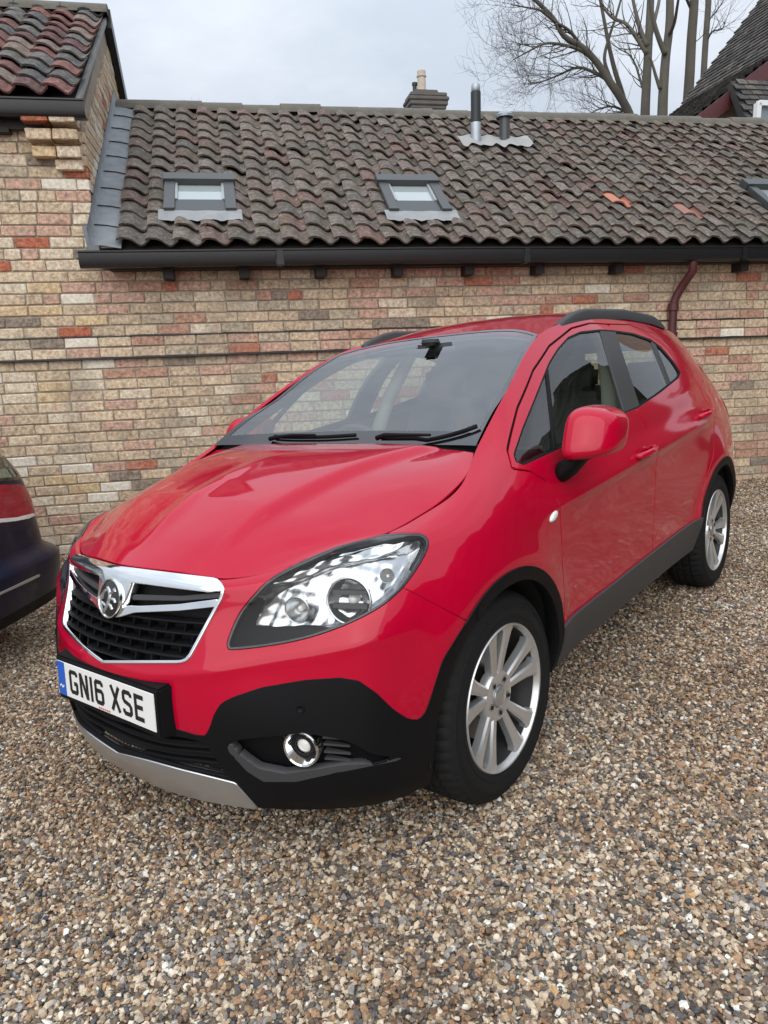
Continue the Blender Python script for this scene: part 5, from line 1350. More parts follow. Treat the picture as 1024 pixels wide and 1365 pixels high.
    MB().add([(s_c - .06 - oO[0], -.005, z_gut + .06 - oO[2]), (s_c + .02 - oO[0], -.012, z_gut + .06 - oO[2]), (s_c + .02 - oO[0], -.012, z_gut + .24 - oO[2]), (s_c - .09 - oO[0], -.005, z_gut + .27 - oO[2])], [(0, 1, 2, 3)]).build('lead_apron', MT['lead'], roofO)
    # roof windows
    for (a, b, c, d) in wins:
        w = empty('roof_window'); w.parent = roofO
        def bx(s0, s1, q0, q1, h0, h1, nm, mat, par=w):
            V = [on_roof(s, q, h) for h in (h0, h1) for (s, q) in ((s0, q0), (s1, q0), (s1, q1), (s0, q1))]
            return MB().add(V, [(0, 3, 2, 1), (4, 5, 6, 7), (0, 1, 5, 4), (1, 2, 6, 5), (2, 3, 7, 6), (3, 0, 4, 7)]).build(nm, MT[mat], par, bevel=.004)
        f = .085
        fr = bx(a, a + f, c, d, .0, .095, 'frame', 'alu'); bx(b - f, b, c, d, .0, .095, 'frame', 'alu')
        bx(a + f, b - f, c, c + .20, .0, .075, 'frame', 'alu'); bx(a - .01, b + .01, d - .12, d + .01, .0, .115, 'top_casing', 'alu')
        bx(a + f, b - f, c + .20, d - .12, .02, .062, 'pane', 'skyglass')
        bx(a + f - .012, a + f + .02, c + .19, d - .11, .055, .085, 'glazing_bead', 'alu_light'); bx(b - f - .02, b - f + .012, c + .19, d - .11, .055, .085, 'glazing_bead', 'alu_light')
        # lead apron dressed over the tiles below
        V = []; nn = 26
        for i in range(nn + 1):
            s = a - .04 + (b - a + .08) * i / nn; wv = .007 * math.sin(2 * math.pi * ((s - s_fl) / wid - .0))
            V += [on_roof(s, c + .02, .075), on_roof(s, c - .06, .068 + wv * .7), on_roof(s, c - .13 - .008 * math.sin(i * 1.7), .060 + wv)]
        MB().add(V, [(i * 3 + j, i * 3 + j + 1, (i + 1) * 3 + j + 1, (i + 1) * 3 + j) for i in range(nn) for j in range(2)]).build('lead_apron', MT['lead_light'], w, smooth=True)
    # flue and vent on the slope
    sF, qF = rf(634, 198); cF = np.array(on_roof(sF, qF, .03)); zt = wl(635, 112, (depE + qF * ct))[1] - oO[2]
    hF = zt - cF[2]; r0 = .5 * (wl(641, 150, depE + qF * ct)[0] - wl(628, 150, depE + qF * ct)[0])
    fl = MB().lathe([(r0 * 1.0, -.1), (r0 * 1.0, hF * .36), (r0 * .97, hF * .37)], 24, o=cF, axis='z').build('flue', MT['pipe_zinc'], roofO, smooth=True, auto=40)
    MB().lathe([(r0 * .98, hF * .36), (r0 * .98, hF * .86), (r0 * .8, hF * .87)], 24, o=cF).build('flue_pipe', MT['pipe_black'], fl, smooth=True, auto=40)
    MB().lathe([(r0 * .75, hF * .86), (r0 * .88, hF * .88), (r0 * .86, hF * .97), (r0 * .6, hF), (0, hF * 1.005)], 24, o=cF).build('flue_cowl', MT['pipe_zinc'], fl, smooth=True, auto=40)
    sV, qV = rf(672, 196); cV = np.array(on_roof(sV, qV, .03)); hV = wl(672, 150, depE + qV * ct)[1] - oO[2] - cV[2]
    ve = MB().lathe([(.052, -.1), (.052, hV * .86), (.0, hV * .86)], 20, o=cV).build('vent_pipe', MT['alu'], roofO, smooth=True, auto=40)
    MB().lathe([(.085, hV * .82), (.088, hV * .9), (.05, hV), (0, hV * 1.03)], 20, o=cV).build('vent_cap', MT['pipe_zinc'], ve, smooth=True, auto=40)
    V = []; sa, sb = rf(612, 197)[0], rf(704, 197)[0]; nn = 40
    for i in range(nn + 1):
        s = sa + (sb - sa) * i / nn; wv = .010 * math.sin(2 * math.pi * ((s - s_fl) / wid))
        V += [on_roof(s, qF + .14, .075 + wv), on_roof(s, qF, .08 + wv), on_roof(s, qF - .10 - .03 * math.sin(i * .9), .075 + wv)]
    MB().add(V, [(i * 3 + j, i * 3 + j + 1, (i + 1) * 3 + j + 1, (i + 1) * 3 + j) for i in range(nn) for j in range(2)]).build('flue_flashing', MT['cement'], roofO, smooth=True)
    # downpipe with swan neck
    sp_, _ = wl(892, 420); sq, _ = wl(906, 352); zg = z_gut - .06 - oO[2]
    pts = [(sq - oO[0], -.20, zg + .01), (sq - oO[0], -.20, zg - .08), (sq - .02 - oO[0], -.12, zg - .17), (sp_ + .02 - oO[0], -.075, zg - .27), (sp_ - oO[0], -.06, zg - .34), (sp_ - oO[0], -.06, float(yard_z(*W3(sp_, WD, 0)[:2])) - oO[2] + .05)]
    dp = MB().tube(pts, .036, 16).build('downpipe', MT['maroon'], rootO, smooth=True, auto=50)
    for zz in (zg - .37, zg - .62, zg - 1.3, zg - 1.9):
        MB().lathe([(.037, -.035), (.047, -.03), (.047, .03), (.037, .035)], 16, o=(sp_ - oO[0], -.06, zz)).build('pipe_collar', MT['maroon'], dp, smooth=True, auto=40)
    # ---- house roof, gutter, verge
    hdepE = WD - .16; hzE = z_hgut + .085
    hl = math.hypot(apex[0] - hdepE, apex[1] - .0 - hzE); hp = math.atan2(apex[1] - hzE, apex[0] - hdepE)
    roofH = lay_tiles(rootH, oH, s_c + .004 - 16 * wid, s_c - .01, hdepE, hzE, hp, hl, 'tile_h', 'tile_hs', 300, seed=4)
    g = gutter(rootH, oH, SL, wl(118, 143)[0] + .0, z_hgut, WD - .09)
    MB().box(((SL + s_c) / 2 - oH[0] - .12, -.055, z_hgut - .02 - oH[2]), (s_c - SL - .3, .04, .20)).build('fascia', MT['timber_dark'], rootH)
    MB().box(((SL + s_c) / 2 - oH[0] - .24, -.03, z_hgut - .13 - oH[2]), (s_c - SL - .5, .12, .03)).build('soffit', MT['timber_dark'], rootH)
    for i in range(9):
        s = s_c + .03 - (i + 1) * .40; V = []
        for x in (0, .41):
            for k in range(9):
                a = math.pi * k / 8; V.append((s + x - oH[0], apex[0] - oH[1] + .115 * math.cos(a), apex[1] - oH[2] - .02 + .105 * math.sin(a)))
        MB().add(V, [(k, k + 1, 9 + k + 1, 9 + k) for k in range(8)] + [tuple(range(9)), tuple(9 + k for k in range(9))[::-1]]).build('ridge_tile', MT['ridge'], roofH, smooth=True, auto=40)
    # verge boards: cement on the front slope, black board on the rear slope
    def board(d0, z1, d1, z2, nm, mat, t=.05, hgt=.16, par=roofH, x=s_c):
        V = [(x - oH[0] + a, d - oH[1], z - oH[2] + h) for a in (-.01, t) for (d, z, h) in ((d0, z1, -hgt), (d1, z2, -hgt), (d1, z2, 0), (d0, z1, 0))]
        return MB().add(V, [(0, 3, 2, 1), (4, 5, 6, 7), (0, 1, 5, 4), (1, 2, 6, 5), (2, 3, 7, 6), (3, 0, 4, 7)]).build(nm, MT[mat], par)
    board(hdepE + .02, hzE - .01, apex[0], apex[1] - .02, 'verge', 'cement', .02, .05)
    board(apex[0], apex[1] + .05, 2 * apex[0] - WD + .16, hzE + .05, 'bargeboard', 'gutter', .06, .16)
    V = [(SL - oH[0], apex[0] - oH[1], apex[1] - oH[2]), (s_c + .05 - oH[0], apex[0] - oH[1], apex[1] - oH[2]), (s_c + .05 - oH[0], 2 * apex[0] - WD + .16 - oH[1], hzE - oH[2]), (SL - oH[0], 2 * apex[0] - WD + .16 - oH[1], hzE - oH[2])]
    MB().add(V, [(0, 1, 2, 3)]).build('rear_slope', MT['tile_hs'], roofH)
    return dict(s_c=s_c, z_gut=z_gut, depR=depE + Ls * ct, zR=zE + Ls * st, apex=apex)
BI = None
# ================================================================== neighbours behind the range
MT['plain_tile'] = tile_mat('plain_tile_dark', False, [(0, (.075,.07,.068)), (.3, (.10,.09,.085)), (.55, (.06,.058,.058)), (.8, (.125,.11,.10))], moss=.4, lich=.25)
MT['render_pink'] = simple('pink_render', (.42, .30, .25), .9, var=.15, vscale=3)
MT['white_paint'] = simple('white_paint', (.75, .76, .77), .4)
MT['pane_grey'] = simple('grey_pane', (.25, .30, .33), .06, spec=.8, coat=1)
MT['stack'] = simple('weathered_stack', (.13, .12, .11), .95, bump=.8, bscale=20, var=.4, vscale=2.5)
def frame_root(name, s, dep, label, cat):
    x, y, _ = W3(s, dep, 0); e = empty(name, (x, y, float(yard_z(np.clip(x, -10, 10), np.clip(y, -5, 10)))), (0, 0, WALLYAW)); tag(e, label, cat)
    return e, np.array([s, dep, e.location.z])
def tiled_slope(parent, org, p0, along, upv, n_rows, name='roof'):
    """plain-tiled slope: lapped courses with real steps. p0 eave corner, along eave vector, upv full slope vector, all in wall frame (s,dep,z)"""
    p0, along, upv = map(lambda v: np.array(v, float), (p0, along, upv))
    nrm = np.cross(along, upv); nrm /= np.linalg.norm(nrm); nrm = nrm if nrm[2] > 0 else -nrm
    V, F = [], []; La = np.linalg.norm(along); nt = max(2, int(La / .17))
    r = random.Random(3)
    for j in range(n_rows):
        a, b = j / n_rows, (j + 1.25) / n_rows
        for i in range(nt):
            u0 = (i + .5 * (j % 2)) / nt; u1 = u0 + .96 / nt
            if u1 > 1: u1 = 1
            if u0 >= 1: continue
            h = .03 + r.uniform(-.006, .008)
            q = [p0 + along * u0 + upv * a + nrm * h, p0 + along * u1 + upv * a + nrm * h, p0 + along * u1 + upv * b + nrm * .006, p0 + along * u0 + upv * b + nrm * .006, p0 + along * u0 + upv * a - nrm * .0, p0 + along * u1 + upv * a - nrm * .0]
            k = len(V); V += [tuple(x - org) for x in q]; F += [(k, k + 1, k + 2, k + 3), (k, k + 4, k + 5, k + 1)]
    base = [p0, p0 + along, p0 + along + upv, p0 + upv]
    deck = MB().add([tuple(x - org - nrm * .01) for x in base] + [tuple(x - org - nrm * .12) for x in base], [(0, 1, 2, 3), (4, 7, 6, 5), (0, 4, 5, 1), (1, 5, 6, 2), (2, 6, 7, 3), (3, 7, 4, 0)]).build(name, MT['timber_dark'], parent)
    o = mk('tiling', V, F, MT['plain_tile'], deck, smooth=False); o['kind'] = 'stuff'
    return deck
def build_neighbours():
    # --- steep tiled house on the right
    dF, dN = 15.0, 11.6
    sA, zA = wl(884, 172, dF); sB, zB = wl(1010, 4, dF)
    up = np.array([sB - sA, 0, zB - zA]); ext = 1.55; up = up * ext
    rt, org = frame_root('tiled_house', sA + 3, dF - 1.5, 'steep dark tiled house with maroon bargeboard rising behind the low range', 'house')
    e0 = np.array([sA, dF, zA]) - up * .18
    tiled_slope(rt, org, e0, (0, dN - dF, 0), up * 1.18, 46)
    apexS, apexZ = (e0 + up * 1.18)[0], (e0 + up * 1.18)[2]
    # body below the roof
    MB().prism([(e0[0] + .25 - org[0], -2.5), (2 * apexS - e0[0] - org[0], -2.5), (2 * apexS - e0[0] - org[0], e0[2] - org[2]), (apexS - org[0], apexZ - .1 - org[2]), (e0[0] + .25 - org[0], e0[2] + .15 - org[2])], 'y', dN + .2 - org[1], dF - .1 - org[1]).build('wall', MT['render_pink'], rt)
    # lower gable with maroon bargeboard in front
    g0 = np.array([*wl(925, 166, 11.0)]); g1 = np.array([*wl(1003, 106, 11.0)]); dv = g1 - g0
    p0 = np.array([g0[0], 11.0, g0[1]]) - np.array([dv[0], 0, dv[1]]) * .3; upv = np.array([dv[0], 0, dv[1]]) * 1.9
    sl = tiled_slope(rt, org, p0 + np.array([0, 0, .10]), (0, 2.6, 0), upv, 26, 'gable_roof')
    a = p0; b = p0 + upv
    V = [(q[0] - org[0], q[1] - .06 - org[1] + t, q[2] - org[2] + h) for t in (0, .05) for q, h in ((a, -.16), (b, -.16), (b, .10), (a, .10))]
    MB().add(V, [(0, 3, 2, 1), (4, 5, 6, 7), (0, 1, 5, 4), (1, 2, 6, 5), (2, 3, 7, 6), (3, 0, 4, 7)]).build('bargeboard', MT['maroon'], rt)
    ap = b; gw = [(a[0] + .1, -2.5), (2 * ap[0] - a[0], -2.5), (2 * ap[0] - a[0], a[2]), (ap[0], ap[2] - .1), (a[0] + .1, a[2] - .02)]
    MB().prism([(q[0] - org[0], q[1] - org[2] if q[1] > -2 else -2.5) for q in gw], 'y', 11.15 - org[1], 13.6 - org[1]).build('gable_wall', MT['render_pink'], rt)
    # right half of that gable roof
    tiled_slope(rt, org, np.array([2 * ap[0] - p0[0], p0[1], p0[2] + .1]), (0, 2.6, 0), (-upv[0], 0, upv[2]), 26, 'gable_roof')
    # tiled lean-to with a white window below the board
    l0 = np.array([*wl(990, 172, 10.4)]); l1 = np.array([*wl(1010, 132, 10.4)])
    tiled_slope(rt, org, (l0[0], 10.2, l0[1] - .1), (3.0, 0, 0), (.15, .75, .95), 10, 'lean_to_roof')
    w0, w1 = wl(1008, 172, 10.1), wl(1060, 152, 10.1)
    cs, cz = (w0[0] + w1[0]) / 2 - org[0], (w0[1] + w1[1]) / 2 - org[2]
    wf = MB(); ww, wh = abs(w1[0] - w0[0]), abs(w1[1] - w0[1]) + .25
    for dx, dz, sx, sz in ((-ww / 2, 0, .07, wh), (ww / 2, 0, .07, wh), (0, wh / 2, ww, .07), (0, -wh / 2, ww, .07), (0, 0, .05, wh)): wf.box((cs + dx, 10.1 - org[1] - .002 * (sx < .06), cz + dz), (sx, .08, sz))
    wn_ = wf.build('window', MT['white_paint'], rt); MB().box((cs, 10.13 - org[1], cz), (ww, .03, wh)).build('pane', MT['pane_grey'], wn_)
    # --- chimney of a house farther back
    dC = 21.0; sl_, zb = wl(543, 152, dC); sr_, _ = wl(593, 152, dC); _, zt = wl(567, 123, dC); _, zp = wl(561, 96, dC); sm = (sl_ + sr_) / 2; w = sr_ - sl_
    rt2, org2 = frame_root('distant_house', sm, dC, 'distant house showing only its stone-capped chimney stack and clay pots above the ridge', 'house')
    zl = zb - .5 - org2[2]
    MB().prism([(-3, -1), (3, -1), (3, zl - 1.6), (0, zl), (-3, zl - 1.6)], 'x', -4, 4).build('wall', MT['stack'], rt2)
    st = MB(); z = zl - .4
    ch = MB().box((0, 0, (z + zb - org2[2] + .05) / 2), (w * .84, .6, zb - org2[2] + .05 - z)).build('chimney', MT['stack'], rt2)
    z1 = zb - org2[2] + .05; hh = (zt - zb) - .05
    for k, (f, t) in enumerate(((.92, .18), (1.0, .24), (1.06, .2), (.96, .2), (.62, .18))):
        dz = hh * t; MB().box((-.04 * w * (k == 4), 0, z1 + dz / 2), (w * f, .6 * f + .1, dz - .004)).build('stack_course', MT['stack'], ch, bevel=.02); z1 += dz
    xp = wl(562, 110, dC)[0] - sm; r0 = .5 * (wl(568, 110, dC)[0] - wl(557, 110, dC)[0]); hp = zp - org2[2] - z1 + .02
    MB().lathe([(r0 * 1.05, -.05), (r0 * .95, hp * .7), (r0 * 1.15, hp * .72), (r0 * 1.15, hp * .78), (r0 * .98, hp * .8), (r0 * 1.0, hp), (r0 * .7, hp), (r0 * .7, hp * .5)], 20, o=(xp, 0, z1)).build('chimney_pot', MT['pot'], ch, smooth=True, auto=40)
    xq = wl(554, 110, dC)[0] - sm
    MB().lathe([(r0 * .5, -.25), (r0 * .5, hp * .35), (r0 * .65, hp * .37), (r0 * .65, hp * .5), (r0 * .3, hp * .52)], 14, o=(xq, .1, z1)).build('chimney_pot', MT['pipe_black'], ch, smooth=True, auto=40)

# ---- bare trees
def build_tree(name, dep, limbs, label, seed, twig=5, thick=1.0, group=None):
    """limbs: list of (pixel polyline, base radius m, tip radius m) on the plane at distance dep; limbs get depth offsets, twigs are grown"""
    r = random.Random(seed)
    b0 = limbs[0][0][0]; s0, z0 = wl(b0[0], b0[1], dep); x, y, _ = W3(s0, dep, 0)
    gz = float(yard_z(np.clip(x, -10, 10), np.clip(y, -5, 10))); root = empty(name, (x, y, gz)); tag(root, label, 'tree', group)
    org = np.array([x, y, gz]); trunk, crown = MB(), MB()
    cnt = [0]
    def path(pts, r0, r1, mb, n=7):
        k = len(pts); mb.tube(pts, [r0 + (r1 - r0) * (i / (k - 1))**.8 for i in range(k)], n, cap=True)
    def grow(p, d, L, rad, lvl):
        if lvl <= 0 or L < .18: return
        n = 5; pts = [p.copy()]; dd = d.copy()
        for i in range(n):
            dd = dd + np.array([r.gauss(0, .16), r.gauss(0, .16), r.gauss(.04, .13)]); dd /= np.linalg.norm(dd); pts.append(pts[-1] + dd * L / n)
        path(pts, rad, rad * .35, crown, 5 if lvl > 2 else (4 if lvl > 1 else 3)); cnt[0] += 1
        for i in range(1, n + 1):
            for _ in range(2 if (lvl > 2 and i > 1) else 1):
                if r.random() < (.88 if i < n else .95):
                    ax = np.array([r.gauss(0, 1), r.gauss(0, 1), r.gauss(0, 1)]); ax -= dd * (ax @ dd); ax /= np.linalg.norm(ax) + 1e-9
                    an = r.uniform(.45, 1.0); nd = dd * math.cos(an) + ax * math.sin(an); nd[2] += .12; nd /= np.linalg.norm(nd)
                    grow(pts[i], nd, L * r.uniform(.45, .68), max(rad * (1 - .6 * i / n) * .55, .0035), lvl - 1)
    for li, (pl, r0, r1, tw) in enumerate(limbs):
        off0 = 0 if li == 0 else r.uniform(-.3, .3); slope = r.uniform(-.5, .5) if li else r.uniform(-.1, .1)
        P = []; k = len(pl)
        for i, (u, v) in enumerate(pl):
            d2 = dep + off0 * 0 + slope * i * .6; s, z = wl(u, v, d2); P.append(W3(s, d2, z))
        P = np.array(P) - org
        t = np.concatenate([[0], np.cumsum(np.linalg.norm(np.diff(P, axis=0), axis=1))])
        dense = hermite(P, t, np.linspace(0, t[-1], max(8, 4 * k)))
        if li == 0: dense = np.concatenate([np.array([[dense[0][0] - .1, dense[0][1], -.2]]), dense])
        path(list(dense), r0 * 1.2, r1 * 1.2, trunk if li == 0 else crown, 10 if r0 > .08 else 7)
        m = len(dense)
        for i in range(2, m, 2 if li == 0 else 1):
            f = i / m
            if li == 0 and f < .45 and r0 > .12: continue
            for _ in range(tw):
                tg = dense[i] - dense[i - 1]; tg /= np.linalg.norm(tg) + 1e-9
                ax = np.array([r.gauss(0, 1), r.gauss(0, .7), r.gauss(.2, 1)]); ax -= tg * (ax @ tg); ax /= np.linalg.norm(ax) + 1e-9
                an = r.uniform(.4, 1.1); d = tg * math.cos(an) + ax * math.sin(an); rad = (r0 + (r1 - r0) * f)
                grow(dense[i], d, r.uniform(.5, 1.3) * thick, min(rad * .5, .022), twig - (2 if f < .5 else 1))
    trunk.build('trunk', MT['bark'], root, smooth=True, fixn=False); crown.build('crown', MT['bark'], root, smooth=True, fixn=False)
    return root
def build_trees():
    g = 'bare trees behind the roofs'
    build_tree('bare_tree', 19, [
        ([(846,190),(838,150),(826,128),(812,108),(797,85),(775,62),(752,48),(738,25),(722,8),(705,-8)], .11, .035, 0),
        ([(836,150),(828,120),(820,95),(812,62),(806,30),(798,-12)], .065, .03, 0),
        ([(797,85),(776,68),(752,60),(728,58),(702,70),(684,80)], .05, .010, 1),
        ([(812,108),(795,98),(770,90),(745,100),(725,108),(702,112)], .045, .009, 1),
        ([(775,62),(758,40),(742,30),(720,14),(702,10),(682,6)], .04, .010, 1),
        ([(826,128),(812,100),(806,80),(812,50),(822,20),(830,-10)], .05, .02, 0),
        ([(846,160),(832,148),(816,142),(800,145),(786,152)], .04, .012, 1),
    ], 'spreading leafless tree with long limbs reaching out over the low roof', 21, twig=4)
    build_tree('bare_tree', 18, [
        ([(861,190),(860,159),(862,110),(864,70),(866,30),(868,-14)], .105, .07, 0),
        ([(863,62),(854,40),(848,18),(842,-10)], .055, .03, 0),
        ([(863,72),(852,55),(840,38),(832,30),(820,26),(806,12),(798,-6)], .055, .018, 1),
        ([(866,55),(872,30),(878,5),(880,-12)], .045, .03, 0),
        ([(861,130),(854,108),(846,84),(838,72),(826,66)], .035, .010, 1),
    ], 'upright leafless tree forking into a close bundle of stems', 5, twig=3)
    build_tree('bare_tree', 17, [
        ([(883,190),(883,159),(885,110),(888,72),(892,40),(893,-14)], .11, .07, 0),
        ([(887,72),(878,50),(872,30),(868,5),(866,-12)], .055, .035, 0),
        ([(893,45),(899,30),(903,8),(906,-12)], .04, .02, 0),
        ([(880,118),(874,100),(870,86),(866,74)], .04, .02, 0),
    ], 'leafless tree with a stout trunk dividing into two upright arms', 6, twig=3)
    build_tree('bare_tree', 18, [
        ([(913,190),(917,137),(920,90),(922,50),(925,10),(926,-14)], .115, .085, 0),
        ([(921,10),(916,0),(912,-12)], .04, .02, 0),
        ([(921,60),(932,52),(944,40)], .012, .006, 1),
    ], 'single straight leafless trunk with almost no branches beside the steep roof', 8, twig=2)
    build_tree('bare_tree', 20, [
        ([(934,190),(938,100),(941,50),(944,10),(945,-14)], .08, .065, 0),
        ([(942,56),(950,42),(962,39),(966,30)], .03, .008, 1), ([(942,30),(955,15),(968,-5)], .018, .01, 1),
    ], 'slim leafless trunk half hidden by the steep tiled roof', 9, twig=3)
    build_tree('bare_tree', 24, [
        ([(262,170),(263,150),(265,143),(267,137)], .015, .004, 1), ([(264,146),(257,139),(250,134)], .008, .003, 1), ([(265,146),(275,140),(282,137)], .008, .003, 1),
    ], 'fine twig tips of a tree just showing above the grey ridge', 10, twig=2, thick=.25)
# ---- tall hedge added out of view on the right, to darken what the car's flank mirrors
def build_hedge():
    N = Nodes('hedge_leaf'); N.set(Roughness=.8); tc = N.n('ShaderNodeTexCoord'); nz = N.n('ShaderNodeTexNoise', {'Scale': 9, 'Detail': 8, 'Roughness': .75}); N.l(tc.outputs['Object'], nz.inputs['Vector'])
    c = ramp(N, nz.outputs['Fac'], [(.3, (.010,.016,.007)), (.5, (.028,.042,.018)), (.7, (.06,.075,.03))], 'LINEAR'); N.l(c, N.b.inputs['Base Color'])
    root = empty('added_hedge', (9.2, 2.5, float(yard_z(9.2, 2.5)))); tag(root, 'tall dark evergreen hedge added out of view for the car to reflect', 'hedge')
    r = random.Random(2); V, F = [], []
    nx, nz_ = 90, 26
    def P(i, j):
        t = i / nx; a = j / nz_ * math.pi; y = -8 + 19 * t; w = .7 * math.sin(a)**.5 * (1 if True else 0); h = 3.6 * (j / nz_ if j <= nz_ else 0)
        return (math.cos(a) * .75, y - 2.5, 0)
    for i in range(nx + 1):
        y = -9 + 17.5 * i / nx
        top = 5.6 + .35 * math.sin(y * 1.7) + .25 * math.sin(y * 4.1 + 1)
        for j in range(nz_ + 1):
            a = math.pi * j / nz_; cx = -math.cos(a); sz = math.sin(a)
            px_ = math.copysign(abs(cx)**.35, cx) * .8; pz = top * (sz**.45 if sz > 0 else 0)
            V.append((px_ + r.gauss(0, .07), y - 2.5 + r.gauss(0, .06) + .15 * (y - 2.5) * 0, max(-.1, pz + r.gauss(0, .07) * (pz > .2))))
    k = nz_ + 1; F = [(i * k + j, (i + 1) * k + j, (i + 1) * k + j + 1, i * k + j + 1) for i in range(nx) for j in range(nz_)]
    F += [tuple(range(k)), tuple(nx * k + j for j in range(k))]
    o = mk('foliage', V, F, N.m, root, smooth=False)
    return root

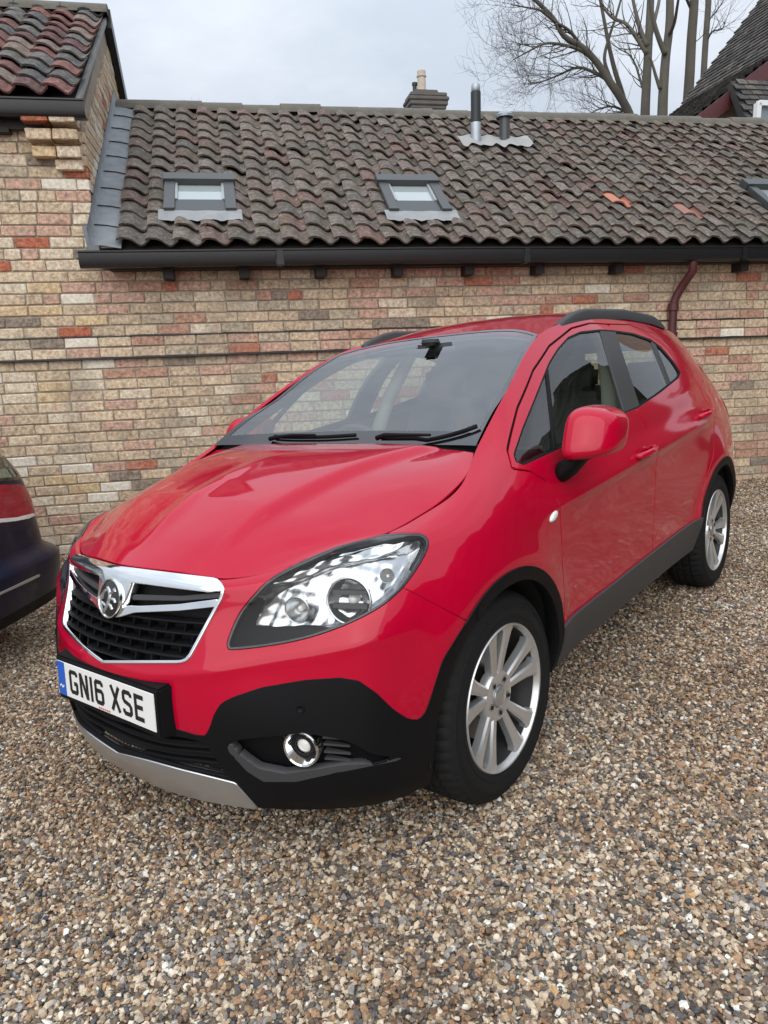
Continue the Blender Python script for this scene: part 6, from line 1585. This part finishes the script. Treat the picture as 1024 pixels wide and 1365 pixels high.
# ================================================================== dark car at the left, tail towards the red car
def build_navy_car():
    hd = math.atan2(.17, -.985)                     # heading: nose to the left
    R = np.array([[math.cos(hd), -math.sin(hd), 0], [math.sin(hd), math.cos(hd), 0], [0, 0, 1.]])
    # same tilt as the yard
    zx = GN; xa = R[:, 0] - GN * (R[:, 0] @ GN); xa /= np.linalg.norm(xa); ya = np.cross(zx, xa); R = np.stack([xa, ya, zx], 1)
    C = [[list(p) for p in c] for c in COLS]
    for i, c in enumerate(C):
        for j, p in enumerate(c):
            p[2] = p[2] * .97 if j > 0 else p[2]
            if i >= 13 and j >= 6: p[0] += (j - 5) * .0 * min(1, (i - 12) / 3)
            pass
    # rear far (right-hand) corner at a known picture place
    corner = wground(80, 787, .27); loc = R @ np.array([-3.28, -.74, 0]); O = np.array([corner[0], corner[1], 0]) - np.array([loc[0], loc[1], 0])
    O = O + np.array(NAVY_SHIFT); O[2] = float(yard_z(O[0], O[1]))
    car = empty('parked_car'); car.matrix_world = Matrix.Translation(Vector(O)) @ Matrix(R.tolist()).to_4x4()
    tag(car, 'dark navy blue car beside the wall, red tail lamp above a pale strip', 'car')
    S = grid_surface(C, .011, sym=(True, True))
    nrm = grid_normals(S); nrm = nrm * (1 if nrm[S.shape[0] // 2, S.shape[1] // 3, 1] > 0 else -1)
    st_ = np.clip((.60 - S[..., 2]) / .07, 0, 1); st_ = st_ * st_ * (3 - 2 * st_) * np.clip((-2.75 - S[..., 0]) / .25, 0, 1)
    S = S + nrm * (.085 * st_)[..., None]                    # bumper stands proud of the tail
    W = Surf.grid(S)
    if W.N[np.argmax(W.V[:, 1])][1] < 0: W = Surf.grid(S, True)
    Wr = W.mirror()                                  # right-hand half, the one in view
    def pf(poly): 
        P = np.array(poly, float); return lambda V: sd_poly(wpix(V @ R.T + O), P) * .0042
    navy = simple('navy_paint', (.003, .005, .022), .3, spec=.15, coat=.25)
    tail = lambda V: -2.55 - V[:, 0]
    lampf = amin(pf([(-60,648),(-5,647),(26,646),(37,652),(44,662),(47,675),(46,684),(20,690),(-60,696)]), tail)
    stripf = amin(pf([(-60,697),(0,692),(22,690),(46,684),(46,687),(38,691),(20,694.5),(-60,703)]), tail)
    winf = amin(pf([(-60,560),(-10,585),(6,608),(25,634),(22,637),(-60,643)]), tail)
    trim = amin(pf([(-60,814),(0,789),(52,765.5),(53,768.5),(0,792.5),(-60,818)]), tail)
    low = amin(lambda V: .36 - V[:, 2])
    arch = amin(lambda V: .37 - np.hypot(V[:, 0] + 2.555, V[:, 2] - .32), lambda V: np.abs(V[:, 1]) - .5)
    archf = amin(lambda V: .37 - np.hypot(V[:, 0], V[:, 2] - .32), lambda V: np.abs(V[:, 1]) - .5)
    both = [Wr]
    g = .002
    # side glass band
    sidew = amin(lambda V: sd_poly(V[:, [0, 2]], np.array([(-.40,1.07),(-2.45,1.21),(-2.15,1.44),(-1.4,1.48),(-1.0,1.42)])), lambda V: np.abs(V[:, 1]) - .4)
    def put(sf, fs, nm, mat, off=0, lip=.012, mir=True):
        q = sf
        for f in fs: q = q.clip(f)
        if off: q = q.offset(off)
        if not len(q.T): return
        q = q.lip(lip) if lip else q
        (q.both() if mir else q).build(nm, mat, car)
    put(Wr, [neg(lampf, g), neg(stripf, g), neg(winf), neg(trim), neg(arch), neg(archf), neg(sidew), lambda V: V[:, 2] - .33], 'body', navy)
    put(Wr, [lambda V: .33 - V[:, 2], neg(arch), neg(archf), neg(trim)], 'lower_trim', MT['black_plastic'], .003)
    for sf, in ((Wr,), (None,)):
        pass
    for nm, f, mat, off in (('tail_lamp', lampf, MT['red_lens'], .004), ('reverse_lamp', stripf, MT['white_lens'], .006)):
        q = Wr.clip(f)
        if len(q.T): q = q.offset(off).lip(.012); q.build(nm, mat, car); q.mirror().build(nm, mat, car)
    q = Wr.clip(trim).clip(lambda V: -2.7 - V[:, 0])
    if len(q.T): q = q.offset(.006).lip(.01)
    if len(q.T): q.build('bumper_trim', MT['silver'], car); q.mirror().build('bumper_trim', MT['silver'], car)
    q = Wr.clip(winf); q.both().build('rear_window', MT['rear_glass'], car)
    # seal round the rear window
    q = Wr.clip(lambda V: winf(V) + .012).clip(lambda V: .004 - winf(V)).offset(.003)
    if len(q.T): q.lip(.01).both().build('window_seal', MT['gloss_black'], car)
    q = Wr.clip(sidew); q.build('side_window', MT['rear_glass'], car); q.mirror().build('side_window', MT['rear_glass'], car)
    # bonnet + screen + roof as one closed top
    R8 = [c[8] for c in C]
    ctr = [(R8[0][0], R8[0][2]), (.38, 1.0), (-.27, 1.075), (-1.135, 1.50), (-1.9, 1.57), (-2.4, 1.55), (R8[-1][0], R8[-1][2])]
    edg = [R8[3], R8[6], R8[8], R8[10], R8[12], R8[13], R8[16]]
    G = [[(cx + (e[0] - cx) * t**2, e[1] * t, cz + (e[2] - cz) * t**2.4) for (cx, cz), e in zip(ctr, edg)] for t in (0, .4, .75, 1)]
    tS = Surf.grid(grid_surface(G, .04, sym=(True, False)))
    if tS.N[:, 2].mean() < 0: tS = Surf(tS.V, -tS.N, tS.T[:, ::-1])
    gl = lambda V: np.minimum(-.33 - V[:, 0], V[:, 0] + 1.05)
    tS.clip(neg(gl)).both().build('roof', navy, car); tS.clip(gl).both().build('windscreen', MT['rear_glass'], car)
    Wr.clip(neg(sidew, -.02)).clip(neg(winf)).clip(neg(arch)).clip(neg(archf)).offset(-.03).both().build('inner_shell', MT['dark'], car)
    MB().box((-1.3, 0, .24), (3.4, 1.25, .06)).build('underbody', MT['dark'], car)
    w0 = make_wheel()
    for i, (x, sg) in enumerate(((0, 1), (0, -1), (-2.555, 1), (-2.555, -1))):
        w = w0 if i == 0 else dup(w0)
        w.parent = car; w.location = (x, sg * .84, .318); w.scale = (.925, .95, .925); w.rotation_euler = (0, 0, 0 if sg > 0 else math.pi)
    return car
NAVY_SHIFT = (0, 0, 0)
build_ground(); BI = build_buildings(); build_neighbours(); build_trees(); build_hedge()
build_gravel()
red_car = build_red_car(); navy_car = build_navy_car()
